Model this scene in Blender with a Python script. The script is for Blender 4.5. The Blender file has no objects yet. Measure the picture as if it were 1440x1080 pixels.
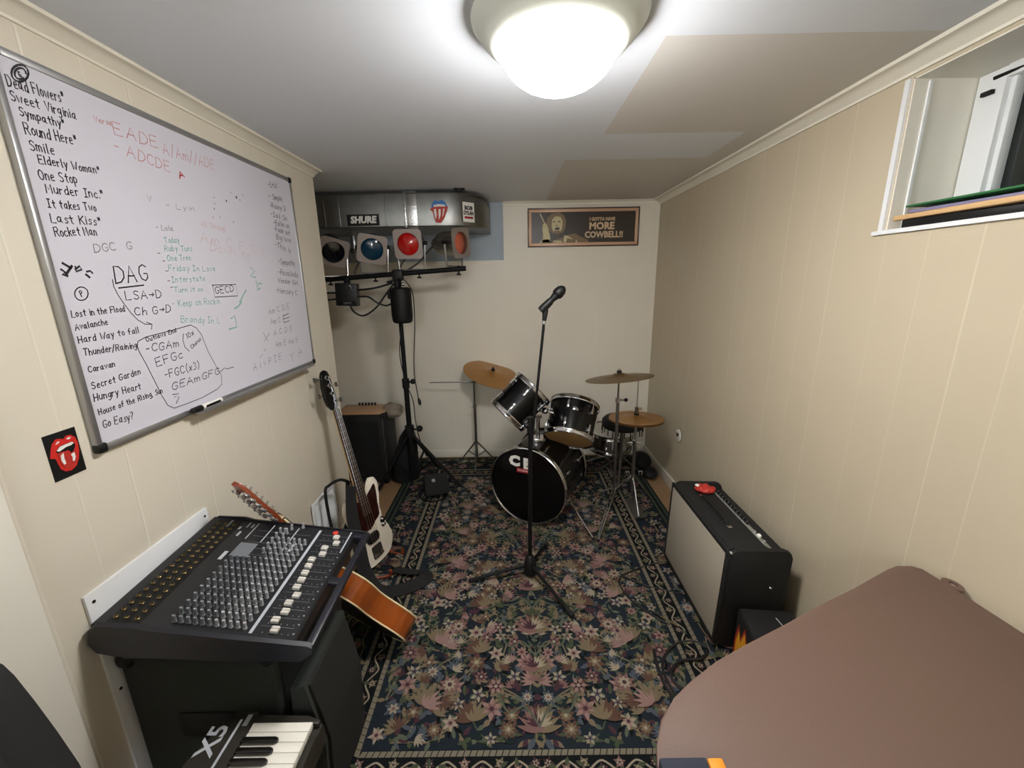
import bpy, bmesh, math, random
from mathutils import Vector, Matrix
PI = math.pi
V = Vector
scene = bpy.context.scene
COL = scene.collection
random.seed(7)

# ---------------------------------------------------------------- camera, world, exposure
PITCH, YAW, ROLL = math.radians(14.08), math.radians(-0.2), math.radians(1.0)
cam_data = bpy.data.cameras.new('camera')
cam_data.sensor_fit = 'HORIZONTAL'
cam_data.sensor_width = 36.0
cam_data.lens = 36.0 * 582.0 / 1440.0
cam_data.clip_start = 0.02
cam = bpy.data.objects.new('camera', cam_data)
COL.objects.link(cam)
cf = V((math.sin(YAW) * math.cos(PITCH), math.cos(YAW) * math.cos(PITCH), -math.sin(PITCH)))
cr0 = V((math.cos(YAW), -math.sin(YAW), 0))
cu0 = cr0.cross(cf)
cr = cr0 * math.cos(ROLL) - cu0 * math.sin(ROLL)
cu = cu0 * math.cos(ROLL) + cr0 * math.sin(ROLL)
cam.matrix_world = Matrix(((cr.x, cu.x, -cf.x, 0), (cr.y, cu.y, -cf.y, 0), (cr.z, cu.z, -cf.z, 1.539), (0, 0, 0, 1)))
scene.camera = cam
world = bpy.data.worlds.new('world')
scene.world = world
world.use_nodes = True
world.node_tree.nodes['Background'].inputs[0].default_value = (0.02, 0.025, 0.03, 1)
world.node_tree.nodes['Background'].inputs[1].default_value = 1.0
vs = scene.view_settings
vs.view_transform = 'Standard'
vs.look = 'None'
vs.gamma = 1.0
vs.use_curve_mapping = False
vs.exposure = 0.30
LAMP_STRENGTH = 92.0
LAMP_COLOR = (1.0, 0.975, 0.955)
fill = bpy.data.lights.new('rear_fill_light', 'POINT')      # added unseen fill behind the camera, lifts the far walls
fill.energy = 36.0; fill.color = (0.90, 0.96, 1.0); fill.shadow_soft_size = 0.18
fill_ob = bpy.data.objects.new('rear_fill_light', fill); fill_ob.location = (-0.35, -1.25, 1.88); COL.objects.link(fill_ob)

# ---------------------------------------------------------------- materials
def lin(c):
    c = c / 255.0
    return c / 12.92 if c <= 0.04045 else ((c + 0.055) / 1.055) ** 2.4
def rgb(r, g, b): return (lin(r), lin(g), lin(b), 1.0)

def mat(name, col, rough=0.6, metal=0.0, noise=0.0, nscale=40.0, bump=0.0, bscale=None, coat=0.0, emit=None, alpha=1.0, trans=0.0, spec=0.5):
    m = bpy.data.materials.new(name)
    m.use_nodes = True
    nt = m.node_tree
    b = nt.nodes['Principled BSDF']
    c = rgb(*col)
    b.inputs['Base Color'].default_value = c
    b.inputs['Roughness'].default_value = rough
    b.inputs['Metallic'].default_value = metal
    b.inputs['Specular IOR Level'].default_value = spec
    b.inputs['Coat Weight'].default_value = coat
    b.inputs['Alpha'].default_value = alpha
    b.inputs['Transmission Weight'].default_value = trans
    if emit:
        b.inputs['Emission Color'].default_value = (*emit[0], 1)
        b.inputs['Emission Strength'].default_value = emit[1]
    if noise or bump:
        tc = nt.nodes.new('ShaderNodeTexCoord')
        n = nt.nodes.new('ShaderNodeTexNoise')
        n.inputs['Scale'].default_value = nscale
        n.inputs['Detail'].default_value = 5
        nt.links.new(tc.outputs['Object'], n.inputs['Vector'])
        if noise:
            mx = nt.nodes.new('ShaderNodeMix')
            mx.data_type = 'RGBA'
            mx.inputs[6].default_value = tuple(max(0, x * (1 - noise)) for x in c[:3]) + (1,)
            mx.inputs[7].default_value = tuple(min(1, x * (1 + noise)) for x in c[:3]) + (1,)
            nt.links.new(n.outputs['Fac'], mx.inputs[0])
            nt.links.new(mx.outputs[2], b.inputs['Base Color'])
        if bump:
            n2 = n
            if bscale:
                n2 = nt.nodes.new('ShaderNodeTexNoise')
                n2.inputs['Scale'].default_value = bscale
                nt.links.new(tc.outputs['Object'], n2.inputs['Vector'])
            bp = nt.nodes.new('ShaderNodeBump')
            bp.inputs['Strength'].default_value = bump
            bp.inputs['Distance'].default_value = 0.004
            nt.links.new(n2.outputs['Fac'], bp.inputs['Height'])
            nt.links.new(bp.outputs['Normal'], b.inputs['Normal'])
    return m

def panel_mat(name, col, groove, axis, grooves, period, w=0.005, rough=0.45):
    """painted sheet paneling with narrow vertical grooves at the given places along one axis"""
    m = mat(name, col, rough)
    nt = m.node_tree
    b = nt.nodes['Principled BSDF']
    g = nt.nodes.new('ShaderNodeNewGeometry')
    s = nt.nodes.new('ShaderNodeSeparateXYZ')
    nt.links.new(g.outputs['Position'], s.inputs[0])
    a = nt.nodes.new('ShaderNodeMath'); a.operation = 'ADD'; a.inputs[1].default_value = 10 * period
    nt.links.new(s.outputs['XYZ'.index(axis)], a.inputs[0])
    md = nt.nodes.new('ShaderNodeMath'); md.operation = 'MODULO'; md.inputs[1].default_value = period
    nt.links.new(a.outputs[0], md.inputs[0])
    dv = nt.nodes.new('ShaderNodeMath'); dv.operation = 'DIVIDE'; dv.inputs[1].default_value = period
    nt.links.new(md.outputs[0], dv.inputs[0])
    r = nt.nodes.new('ShaderNodeValToRGB')
    r.color_ramp.interpolation = 'LINEAR'
    els = r.color_ramp.elements
    els[0].position = 0; els[0].color = (0, 0, 0, 1)
    els[1].position = 1; els[1].color = (0, 0, 0, 1)
    hw = w / period / 2
    for gp in grooves:
        gv, amt = gp
        f = (gv % period) / period
        for dx, vv in ((-hw, 0), (0, amt), (hw, 0)):
            e = els.new(min(0.9999, max(0.0001, f + dx))); e.color = (vv, vv, vv, 1)
    nt.links.new(dv.outputs[0], r.inputs[0])
    mx = nt.nodes.new('ShaderNodeMix'); mx.data_type = 'RGBA'
    mx.inputs[6].default_value = rgb(*col); mx.inputs[7].default_value = rgb(*groove)  # lighter groove colour paints in the highlight on their lit edges
    nt.links.new(r.outputs[0], mx.inputs[0])
    n = nt.nodes.new('ShaderNodeTexNoise'); n.inputs['Scale'].default_value = 3.0; n.inputs['Detail'].default_value = 6
    nt.links.new(g.outputs['Position'], n.inputs['Vector'])
    mx2 = nt.nodes.new('ShaderNodeMix'); mx2.data_type = 'RGBA'; mx2.blend_type = 'MULTIPLY'
    mx2.inputs[0].default_value = 0.10
    nt.links.new(mx.outputs[2], mx2.inputs[6]); nt.links.new(n.outputs['Fac'], mx2.inputs[7])
    nt.links.new(mx2.outputs[2], b.inputs['Base Color'])
    inv = nt.nodes.new('ShaderNodeMath'); inv.operation = 'SUBTRACT'; inv.inputs[0].default_value = 1
    nt.links.new(r.outputs[0], inv.inputs[1])
    bp = nt.nodes.new('ShaderNodeBump'); bp.inputs['Strength'].default_value = 0.6; bp.inputs['Distance'].default_value = 0.003
    nt.links.new(inv.outputs[0], bp.inputs['Height'])
    nt.links.new(bp.outputs['Normal'], b.inputs['Normal'])
    return m

M = {}
LG = [(0.79, .7), (0.92, .5), (1.06, .7), (1.20, .5), (1.33, .8), (1.48, .6), (1.60, .8), (1.72, .5), (1.83, .8)]
RG = [(0.957, 1.0), (0.960, 1.0), (1.08, .35), (1.22, .5), (1.36, .3), (1.566, .55), (1.70, .3), (1.85, .45), (2.087, 1.0), (2.091, 1.0)]
M['wall_l'] = panel_mat('left_paneling', (218, 210, 193), (234, 228, 214), 'Y', LG, 1.15)
M['wall_r'] = panel_mat('right_paneling', (199, 186, 161), (232, 222, 198), 'Y', RG, 1.133)
M['wall_b'] = panel_mat('back_paneling', (234, 227, 212), (243, 238, 226), 'X', [(0.05, .6), (0.17, .5), (0.36, .3), (0.55, .5), (0.71, .3), (0.93, .5), (1.1, .4)], 1.22)  # same paneling given a lighter colour to make up for lamp falloff
M['soffit'] = mat('blue_grey_paint', (170, 182, 194), 0.7, noise=0.06, nscale=8)
M['trim'] = mat('cream_gloss_trim', (232, 227, 212), 0.4, noise=0.03, nscale=6)
M['casing'] = mat('pale_cream_casing', (230, 226, 214), 0.45)
M['white'] = mat('white_paint', (226, 228, 230), 0.45)
M['black'] = mat('black_plastic', (13, 13, 14), 0.5, spec=0.35)
M['blackgloss'] = mat('black_lacquer', (7, 7, 8), 0.22, spec=0.35)
M['blackmetal'] = mat('black_powder_coat', (9, 9, 10), 0.55, noise=0.1, spec=0.25)
M['rubber'] = mat('black_rubber', (9, 9, 9), 0.85)
M['cable'] = mat('black_cable', (14, 14, 15), 0.55)
M['tolex'] = mat('black_tolex', (13, 13, 13), 0.7, bump=0.5, nscale=350)
M['carpet_cab'] = mat('grey_cabinet_carpet', (38, 42, 38), 0.95, noise=0.35, nscale=160, bump=0.5)
M['blackcloth'] = mat('black_cloth', (12, 12, 13), 0.95, noise=0.2, nscale=120)
M['nylon'] = mat('black_nylon', (10, 10, 11), 0.8, bump=0.4, nscale=60)
M['grille'] = mat('silver_grille_cloth', (158, 149, 134), 0.9, noise=0.18, nscale=500)
M['blackgrille'] = mat('black_grille', (17, 18, 16), 0.8, noise=0.5, nscale=420, bump=0.6)
M['chrome'] = mat('chrome', (205, 205, 208), 0.14, 1.0)
M['steel'] = mat('brushed_steel', (168, 168, 170), 0.32, 1.0)
M['dullsteel'] = mat('dull_steel', (118, 116, 112), 0.42, 1.0)
M['sheet'] = mat('galvanised_sheet', (132, 132, 130), 0.38, 1.0, noise=0.22, nscale=14)
M['foil'] = mat('foil_tape', (205, 205, 205), 0.22, 1.0, bump=0.5, nscale=90)
M['brass'] = mat('bronze_cymbal', (176, 132, 80), 0.38, 0.8, noise=0.12, nscale=20)
M['darkbrass'] = mat('dark_bronze_cymbal', (120, 96, 56), 0.4, 0.85, noise=0.2, nscale=20)
M['wb'] = mat('whiteboard_enamel', (204, 202, 212), 0.25)
M['alu'] = mat('aluminium_frame', (168, 168, 168), 0.35, 0.8)
M['ink'] = mat('black_marker_ink', (22, 20, 24), 0.6)
M['ink_grey'] = mat('faded_black_ink', (128, 122, 126), 0.6)
M['ink_red'] = mat('faded_red_ink', (188, 138, 140), 0.6)
M['ink_redlight'] = mat('wiped_red_ink', (196, 172, 174), 0.6)
M['ink_redbold'] = mat('red_marker_ink', (196, 72, 74), 0.6)
M['ink_green'] = mat('faded_green_ink', (128, 172, 162), 0.6)
M['ink_purple'] = mat('faded_purple_ink', (128, 116, 150), 0.6)
M['red'] = mat('lip_red', (200, 40, 34), 0.4)
M['redprint'] = mat('print_red', (178, 46, 36), 0.5)
M['blueprint'] = mat('print_blue', (50, 110, 175), 0.5)
M['paper'] = mat('white_paper', (225, 222, 216), 0.7)
M['darkred'] = mat('dark_red_print', (150, 30, 34), 0.5)
M['wood'] = mat('tan_floor_board', (142, 112, 82), 0.5, noise=0.15, nscale=9)
M['tan'] = mat('tan_panel', (178, 140, 104), 0.5, noise=0.06)
M['tanwood'] = mat('natural_wood_head', (168, 132, 84), 0.5)
M['cream'] = mat('cream_binding', (226, 208, 164), 0.4)
M['amber'] = mat('amber_lacquer', (136, 66, 20), 0.18, coat=0.5, noise=0.6, nscale=6)
M['mahogany'] = mat('mahogany', (120, 52, 24), 0.3, coat=0.3, noise=0.3, nscale=14)
M['darkwood'] = mat('dark_stained_wood', (40, 22, 14), 0.3, coat=0.3)
M['rosewood'] = mat('rosewood', (58, 40, 30), 0.5, noise=0.25, nscale=30)
M['maple'] = mat('maple', (206, 172, 124), 0.35, coat=0.3)
M['ivory'] = mat('ivory_lacquer', (228, 220, 204), 0.2, coat=0.4)
M['tort'] = mat('tortoiseshell', (44, 20, 15), 0.2, coat=0.4, noise=0.6, nscale=25)
M['mixer'] = mat('charcoal_enamel', (26, 27, 30), 0.42, noise=0.1, nscale=50)
M['mixer_edge'] = mat('blue_black_plastic', (24, 25, 34), 0.4)
M['knob'] = mat('grey_knob', (150, 152, 156), 0.45)
M['knob_dark'] = mat('dark_grey_knob', (112, 116, 122), 0.45)
M['fader'] = mat('pale_fader', (196, 192, 184), 0.4)
M['stripe'] = mat('pale_print', (176, 180, 188), 0.5)
M['gold'] = mat('gold_jack', (120, 104, 72), 0.35, 0.85)
M['key_white'] = mat('white_key', (222, 218, 208), 0.25)
M['key_black'] = mat('black_key', (22, 20, 18), 0.25)
M['keyboard'] = mat('dark_keyboard_shell', (38, 35, 29), 0.45, noise=0.08, nscale=60)
M['brown'] = mat('brown_vinyl', (100, 78, 67), 0.6, noise=0.09, nscale=220, bump=0.15)
M['navy'] = mat('navy_cloth', (36, 40, 54), 0.8)
M['orange'] = mat('orange_plastic', (226, 140, 30), 0.5)
M['glass'] = mat('lamp_glass', (250, 248, 240), 0.3, emit=(LAMP_COLOR, LAMP_STRENGTH))
M['nickel'] = mat('painted_nickel', (212, 216, 206), 0.4, 0.0)
M['pane'] = mat('night_window_glass', (18, 24, 22), 0.06, spec=0.6)
M['chairfab'] = mat('black_chair_fabric', (14, 14, 15), 0.85, noise=0.2, nscale=200)
M['gel_blue'] = mat('blue_gel', (8, 50, 74), 0.1, coat=0.6)
M['gel_red'] = mat('red_gel', (178, 16, 14), 0.1, coat=0.6)
M['gel_dark'] = mat('violet_gel', (12, 10, 20), 0.12, coat=0.5)
M['gel_orange'] = mat('orange_gel', (196, 96, 70), 0.2, coat=0.4)
M['gelframe'] = mat('grey_gel_frame', (150, 140, 134), 0.45, 0.4)
M['parcan'] = mat('polished_can', (150, 146, 138), 0.25, 0.9, noise=0.15, nscale=25)
M['bag'] = mat('cloudy_plastic', (150, 138, 122), 0.4, alpha=0.7, bump=0.6, nscale=40)
M['flame_y'] = mat('flame_yellow', (226, 160, 40), 0.5)
M['flame_r'] = mat('flame_red', (160, 40, 26), 0.5)
M['green'] = mat('green_card', (34, 104, 52), 0.6)
M['lilac'] = mat('lilac_card', (124, 118, 150), 0.6)
M['manila'] = mat('manila_card', (206, 168, 120), 0.65)
M['pink'] = mat('pink_card', (160, 112, 120), 0.6)
M['poster_dark'] = mat('sepia_dark', (48, 36, 26), 0.35)
M['poster_light'] = mat('sepia_cream', (198, 186, 140), 0.4)
M['poster_mid'] = mat('sepia_mid', (120, 98, 66), 0.4)
M['poster_text'] = mat('poster_letter_tan', (214, 186, 150), 0.4)
M['copperframe'] = mat('copper_frame', (204, 164, 136), 0.4, 0.1)
M['silverpanel'] = mat('silver_panel', (176, 176, 170), 0.4, 0.3)
M['micblack'] = mat('microphone_black', (8, 8, 8), 0.5, spec=0.3)
M['redled'] = mat('red_button', (190, 60, 50), 0.4)

# ceiling: matt paint with two crisp-edged areas in a duller, warmer colour
def lamp_glow(m):
    # the bulbs sit low in the bowl: the glass glows more at its bottom than at its rim
    nt = m.node_tree; b = nt.nodes['Principled BSDF']
    g = nt.nodes.new('ShaderNodeNewGeometry'); s_ = nt.nodes.new('ShaderNodeSeparateXYZ')
    nt.links.new(g.outputs['Position'], s_.inputs[0])
    mr = nt.nodes.new('ShaderNodeMapRange')
    mr.inputs['From Min'].default_value = 2.065; mr.inputs['From Max'].default_value = 2.02
    mr.inputs['To Min'].default_value = LAMP_STRENGTH * 0.27; mr.inputs['To Max'].default_value = LAMP_STRENGTH * 1.2
    nt.links.new(s_.outputs[2], mr.inputs['Value'])
    nt.links.new(mr.outputs[0], b.inputs['Emission Strength'])
lamp_glow(M['glass'])
def ceiling_mat():
    m = mat('ceiling_paint', (220, 225, 232), 0.6)
    nt = m.node_tree; b = nt.nodes['Principled BSDF']
    g = nt.nodes.new('ShaderNodeNewGeometry'); s = nt.nodes.new('ShaderNodeSeparateXYZ')
    nt.links.new(g.outputs['Position'], s.inputs[0])
    def box(x0, x1, y0, y1):
        out = None
        for o, lo, hi in ((s.outputs[0], x0, x1), (s.outputs[1], y0, y1)):
            for op, v in (('GREATER_THAN', lo), ('LESS_THAN', hi)):
                q = nt.nodes.new('ShaderNodeMath'); q.operation = op; q.inputs[1].default_value = v
                nt.links.new(o, q.inputs[0])
                if out is None: out = q.outputs[0]
                else:
                    w = nt.nodes.new('ShaderNodeMath'); w.operation = 'MULTIPLY'
                    nt.links.new(out, w.inputs[0]); nt.links.new(q.outputs[0], w.inputs[1]); out = w.outputs[0]
        return out
    a = box(0.40, 1.30, 1.225, 1.95); c = box(0.28, 1.30, 2.33, 3.6); d = box(1.0, 1.30, 1.9, 2.4)
    ad = nt.nodes.new('ShaderNodeMath'); ad.operation = 'MAXIMUM'
    nt.links.new(a, ad.inputs[0]); nt.links.new(c, ad.inputs[1])
    ad2 = nt.nodes.new('ShaderNodeMath'); ad2.operation = 'MAXIMUM'
    nt.links.new(ad.outputs[0], ad2.inputs[0]); nt.links.new(d, ad2.inputs[1])
    mx = nt.nodes.new('ShaderNodeMix'); mx.data_type = 'RGBA'
    mx.inputs[6].default_value = rgb(220, 225, 232); mx.inputs[7].default_value = rgb(209, 206, 201)
    nt.links.new(ad2.outputs[0], mx.inputs[0])
    nt.links.new(mx.outputs[2], b.inputs['Base Color'])
    n = nt.nodes.new('ShaderNodeTexNoise'); n.inputs['Scale'].default_value = 60
    nt.links.new(g.outputs['Position'], n.inputs['Vector'])
    bp = nt.nodes.new('ShaderNodeBump'); bp.inputs['Strength'].default_value = 0.15; bp.inputs['Distance'].default_value = 0.002
    nt.links.new(n.outputs['Fac'], bp.inputs['Height']); nt.links.new(bp.outputs['Normal'], b.inputs['Normal'])
    return m
M['ceiling'] = ceiling_mat()

# ---------------------------------------------------------------- mesh helpers
def frame(o, x, y):
    """matrix with origin o, x axis along x and y axis near y"""
    x = V(x).normalized(); y = V(y); z = x.cross(y).normalized(); y = z.cross(x)
    o = V(o)
    return Matrix(((x.x, y.x, z.x, o.x), (x.y, y.y, z.y, o.y), (x.z, y.z, z.z, o.z), (0, 0, 0, 1)))
def zframe(o, z, hint=(0, 0, 1)):
    """matrix with origin o and z axis along z"""
    z = V(z).normalized(); h = V(hint)
    if abs(z.dot(h.normalized())) > 0.98: h = V((1, 0, 0))
    x = h.cross(z).normalized(); y = z.cross(x); o = V(o)
    return Matrix(((x.x, y.x, z.x, o.x), (x.y, y.y, z.y, o.y), (x.z, y.z, z.z, o.z), (0, 0, 0, 1)))

class MB:
    def __init__(s, Mx=None):
        s.bm = bmesh.new(); s.mats = []; s.M = Mx or Matrix()
    def mi(s, m):
        if m not in s.mats: s.mats.append(m)
        return s.mats.index(m)
    def _paint(s, faces, m):
        i = s.mi(m)
        for f in faces: f.material_index = i
    def box(s, c, size, m='black', R=None, bev=0.0, seg=2):
        t = bmesh.new()
        bmesh.ops.create_cube(t, size=1.0)
        for v in t.verts: v.co = V((v.co.x * size[0], v.co.y * size[1], v.co.z * size[2]))
        if bev:
            bmesh.ops.bevel(t, geom=t.edges[:], offset=bev, segments=seg, affect='EDGES', profile=0.5)
        X = s.M @ Matrix.Translation(V(c)) @ (R.to_4x4() if R else Matrix())
        s._merge(t, X, m); return s
    def _merge(s, t, X, m):
        i = s.mi(m); mp = {}
        for v in t.verts: mp[v] = s.bm.verts.new(X @ v.co)
        for f in t.faces:
            try: nf = s.bm.faces.new([mp[v] for v in f.verts])
            except ValueError: continue
            nf.material_index = i; nf.smooth = True
        t.free()
    def loft(s, rings, m='black', cap0=True, cap1=True, closed=True):
        i = s.mi(m)
        rv = [[s.bm.verts.new(s.M @ V(p)) for p in r] for r in rings]
        n = len(rv[0])
        for a, b in zip(rv, rv[1:]):
            for k in range(n if closed else n - 1):
                f = s.bm.faces.new((a[k], a[(k + 1) % n], b[(k + 1) % n], b[k])); f.material_index = i; f.smooth = True
        if closed and cap0: f = s.bm.faces.new(rv[0][::-1]); f.material_index = i; f.smooth = True
        if closed and cap1: f = s.bm.faces.new(rv[-1]); f.material_index = i; f.smooth = True
        return s
    def tube(s, pts, r=0.005, m='black', n=8, cap=True):
        pts = [V(p) for p in pts]
        if not isinstance(r, (list, tuple)): r = [r] * len(pts)
        rings = []; prev = None
        for k, p in enumerate(pts):
            if k == 0: d = pts[1] - p
            elif k == len(pts) - 1: d = p - pts[k - 1]
            else: d = (pts[k + 1] - p).normalized() + (p - pts[k - 1]).normalized()
            d.normalize()
            if prev is None:
                h = V((0, 0, 1)) if abs(d.z) < 0.9 else V((1, 0, 0))
                x = h.cross(d).normalized()
            else:
                x = prev - d * prev.dot(d)
                x = x.normalized() if x.length > 1e-6 else V((1, 0, 0)).cross(d).normalized()
            prev = x; y = d.cross(x)
            rings.append([p + (x * math.cos(2 * PI * j / n) + y * math.sin(2 * PI * j / n)) * r[k] for j in range(n)])
        return s.loft(rings, m, cap, cap)
    def cyl(s, p0, p1, r0, r1=None, m='black', n=16): return s.tube([p0, p1], [r0, r0 if r1 is None else r1], m, n)
    def lathe(s, prof, X, m='black', n=32, cap0=True, cap1=True):
        rings = [[X @ V((r * math.cos(2 * PI * j / n), r * math.sin(2 * PI * j / n), h)) for j in range(n)] for r, h in prof]
        return s.loft(rings, m, cap0, cap1)
    def prism(s, pts, X, t, m='black', bev=0.0, side=None):
        """flat outline in the xy plane of X, thickness t along z"""
        tb = bmesh.new()
        a = [tb.verts.new((p[0], p[1], 0)) for p in pts]; b = [tb.verts.new((p[0], p[1], t)) for p in pts]
        n = len(pts)
        tb.faces.new(a[::-1]); tb.faces.new(b)
        sides = [tb.faces.new((a[k], a[(k + 1) % n], b[(k + 1) % n], b[k])) for k in range(n)]
        if bev:
            es = [e for e in tb.edges if abs(e.verts[0].co.z - e.verts[1].co.z) < 1e-6]
            bmesh.ops.bevel(tb, geom=es, offset=bev, segments=2, affect='EDGES', profile=0.5)
        n0 = len(s.bm.faces)
        s._merge(tb, s.M @ X, m)
        if side:
            s.bm.faces.ensure_lookup_table(); zi = (s.M @ X).to_3x3() @ V((0, 0, 1)); k = s.mi(side)
            for f in list(s.bm.faces)[n0:]:
                f.normal_update()
                if abs(f.normal.dot(zi)) < 0.5: f.material_index = k
        return s
    def poly(s, pts, m):
        f = s.bm.faces.new([s.bm.verts.new(s.M @ V(p)) for p in pts]); f.material_index = s.mi(m); return s
    def sphere(s, c, r, m='black', sc=(1, 1, 1), u=16, v=10):
        t = bmesh.new()
        bmesh.ops.create_uvsphere(t, u_segments=u, v_segments=v, radius=r)
        X = s.M @ Matrix.Translation(V(c)) @ Matrix.Diagonal((*sc, 1))
        s._merge(t, X, m); return s
    def strokes(s, lines, X, w, m, lift=0.0):
        """marker strokes as flat ribbons in the xy plane of X"""
        for L in lines:
            if len(L) == 1: L = [L[0], (L[0][0] + w, L[0][1])]
            P = [V((x, y, 0)) for x, y in L]; l, r = [], []
            for k, p in enumerate(P):
                d = (P[min(k + 1, len(P) - 1)] - P[max(k - 1, 0)])
                d = d.normalized() if d.length > 1e-9 else V((1, 0, 0))
                nn = V((-d.y, d.x, 0)) * w / 2
                if k == 0: p = p - d * w / 3
                if k == len(P) - 1: p = p + d * w / 3
                l.append(s.bm.verts.new(s.M @ X @ (p + nn + V((0, 0, lift))))); r.append(s.bm.verts.new(s.M @ X @ (p - nn + V((0, 0, lift)))))
            i = s.mi(m)
            for k in range(len(P) - 1):
                f = s.bm.faces.new((r[k], r[k + 1], l[k + 1], l[k])); f.material_index = i
        return s
    def text(s, body, X, size, m, ext=0.0006, bold=0.0, align='CENTER', sx=1.0, shear=0.0):
        cu = bpy.data.curves.new('t', 'FONT'); cu.body = body; cu.size = size; cu.extrude = ext; cu.offset = bold
        cu.align_x = align; cu.align_y = 'CENTER'; cu.resolution_u = 2; cu.shear = shear
        ob = bpy.data.objects.new('t', cu); COL.objects.link(ob)
        dg = bpy.context.evaluated_depsgraph_get()
        me = bpy.data.meshes.new_from_object(ob.evaluated_get(dg))
        t = bmesh.new(); t.from_mesh(me)
        s._merge(t, s.M @ X @ Matrix.Diagonal((sx, 1, 1, 1)), m)
        bpy.data.objects.remove(ob); bpy.data.curves.remove(cu); bpy.data.meshes.remove(me)
        return s
    def build(s, name, parent=None, label=None, ang=35, recalc=True):
        if recalc: bmesh.ops.recalc_face_normals(s.bm, faces=s.bm.faces[:])
        off = parent.matrix_world.translation.copy() if parent else V((0, 0, 0))
        if parent is not None:
            p = parent; off = V((0, 0, 0))
            while p is not None: off += p.location; p = p.parent
        for v in s.bm.verts: v.co -= off
        me = bpy.data.meshes.new(name)
        s.bm.to_mesh(me); s.bm.free()
        for k in s.mats: me.materials.append(M[k])
        for p in me.polygons: p.use_smooth = True
        me.set_sharp_from_angle(angle=math.radians(ang))
        o = bpy.data.objects.new(name, me); COL.objects.link(o)
        if parent: o.parent = parent
        if label: o['label'] = label
        return o

def tag(o, label, cat, group=None, kind=None):
    o['label'] = label; o['category'] = cat
    if group: o['group'] = group
    if kind: o['kind'] = kind
    return o
def thing(name, loc, label, cat, group=None):
    o = bpy.data.objects.new(name, None); o.empty_display_size = 0.05; o.location = V(loc); COL.objects.link(o)
    return tag(o, label, cat, group)
def one(mb, name, label, cat, group=None, **k):
    return tag(mb.build(name, **k), label, cat, group)
def struct(mb, name):
    o = mb.build(name); o['kind'] = 'structure'; return o
def twin(o, loc=None, parent=None):
    c = o.copy(); COL.objects.link(c)
    if parent is not None: c.parent = parent
    if loc is not None: c.location = V(loc)
    return c
def arc(c, r, a0, a1, n): return [(c[0] + r * math.cos(a0 + (a1 - a0) * k / n), c[1] + r * math.sin(a0 + (a1 - a0) * k / n)) for k in range(n + 1)]
def spline(pts, n=8):
    """smooth curve through the points"""
    P = [V(p) for p in pts]; out = []
    for k in range(len(P) - 1):
        a = P[max(k - 1, 0)]; b = P[k]; c = P[k + 1]; d = P[min(k + 2, len(P) - 1)]
        for j in range(n):
            t = j / n
            out.append(0.5 * ((2 * b) + (c - a) * t + (2 * a - 5 * b + 4 * c - d) * t * t + (3 * b - a - 3 * c + d) * t ** 3))
    out.append(P[-1]); return out
def rrect(w, h, r, n=5):
    out = []
    for cx, cy, a in ((w / 2 - r, h / 2 - r, 0), (-w / 2 + r, h / 2 - r, PI / 2), (-w / 2 + r, -h / 2 + r, PI), (w / 2 - r, -h / 2 + r, 3 * PI / 2)):
        out += arc((cx, cy), r, a, a + PI / 2, n)
    return out
# ---------------------------------------------------------------- the room
XL, XR, YB, YF, ZC = -1.07, 1.17, 3.47, -1.7, 2.13
struct(MB().box(((-2.05 + 1.27) / 2, 0.9, -0.05), (3.5, 5.6, 0.1), 'wood'), 'floor')
struct(MB().box(((-2.05 + 1.27) / 2, 0.9, ZC + 0.05), (3.5, 5.6, 0.1), 'ceiling'), 'ceiling')
w = MB()
w.box((XL - 0.05, (YF + 2.45) / 2, ZC / 2), (0.1, 2.45 - YF, ZC), 'wall_l')
struct(w, 'wall_left')
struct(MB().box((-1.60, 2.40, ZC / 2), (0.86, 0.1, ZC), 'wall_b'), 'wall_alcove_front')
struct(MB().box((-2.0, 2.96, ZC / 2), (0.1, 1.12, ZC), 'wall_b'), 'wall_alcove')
w = MB()
for y0, y1, z0, z1 in ((1.37, YB + 0.1, 0, ZC), (YF, 0.45, 0, ZC), (0.45, 1.37, 0, 1.668), (0.45, 1.37, 2.085, ZC)):
    w.box((XR + 0.05, (y0 + y1) / 2, (z0 + z1) / 2), (0.1, y1 - y0, z1 - z0), 'wall_r')
struct(w, 'wall_right')
struct(MB().box((-0.39, YF - 0.05, ZC / 2), (3.3, 0.1, ZC), 'wall_l'), 'wall_front')
# back wall: painted masonry with paneling in front of it, open at upper left behind the duct
struct(MB().box((-0.39, YB + 0.06, ZC / 2), (3.3, 0.1, ZC), 'soffit'), 'wall_back')
w = MB()
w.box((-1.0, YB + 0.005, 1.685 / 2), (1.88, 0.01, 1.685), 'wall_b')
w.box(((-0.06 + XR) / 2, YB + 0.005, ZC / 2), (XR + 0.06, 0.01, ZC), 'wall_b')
w.box((-1.0, YB + 0.002, 1.69), (1.88, 0.018, 0.012), 'trim')
struct(w, 'wall_back_paneling')
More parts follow.
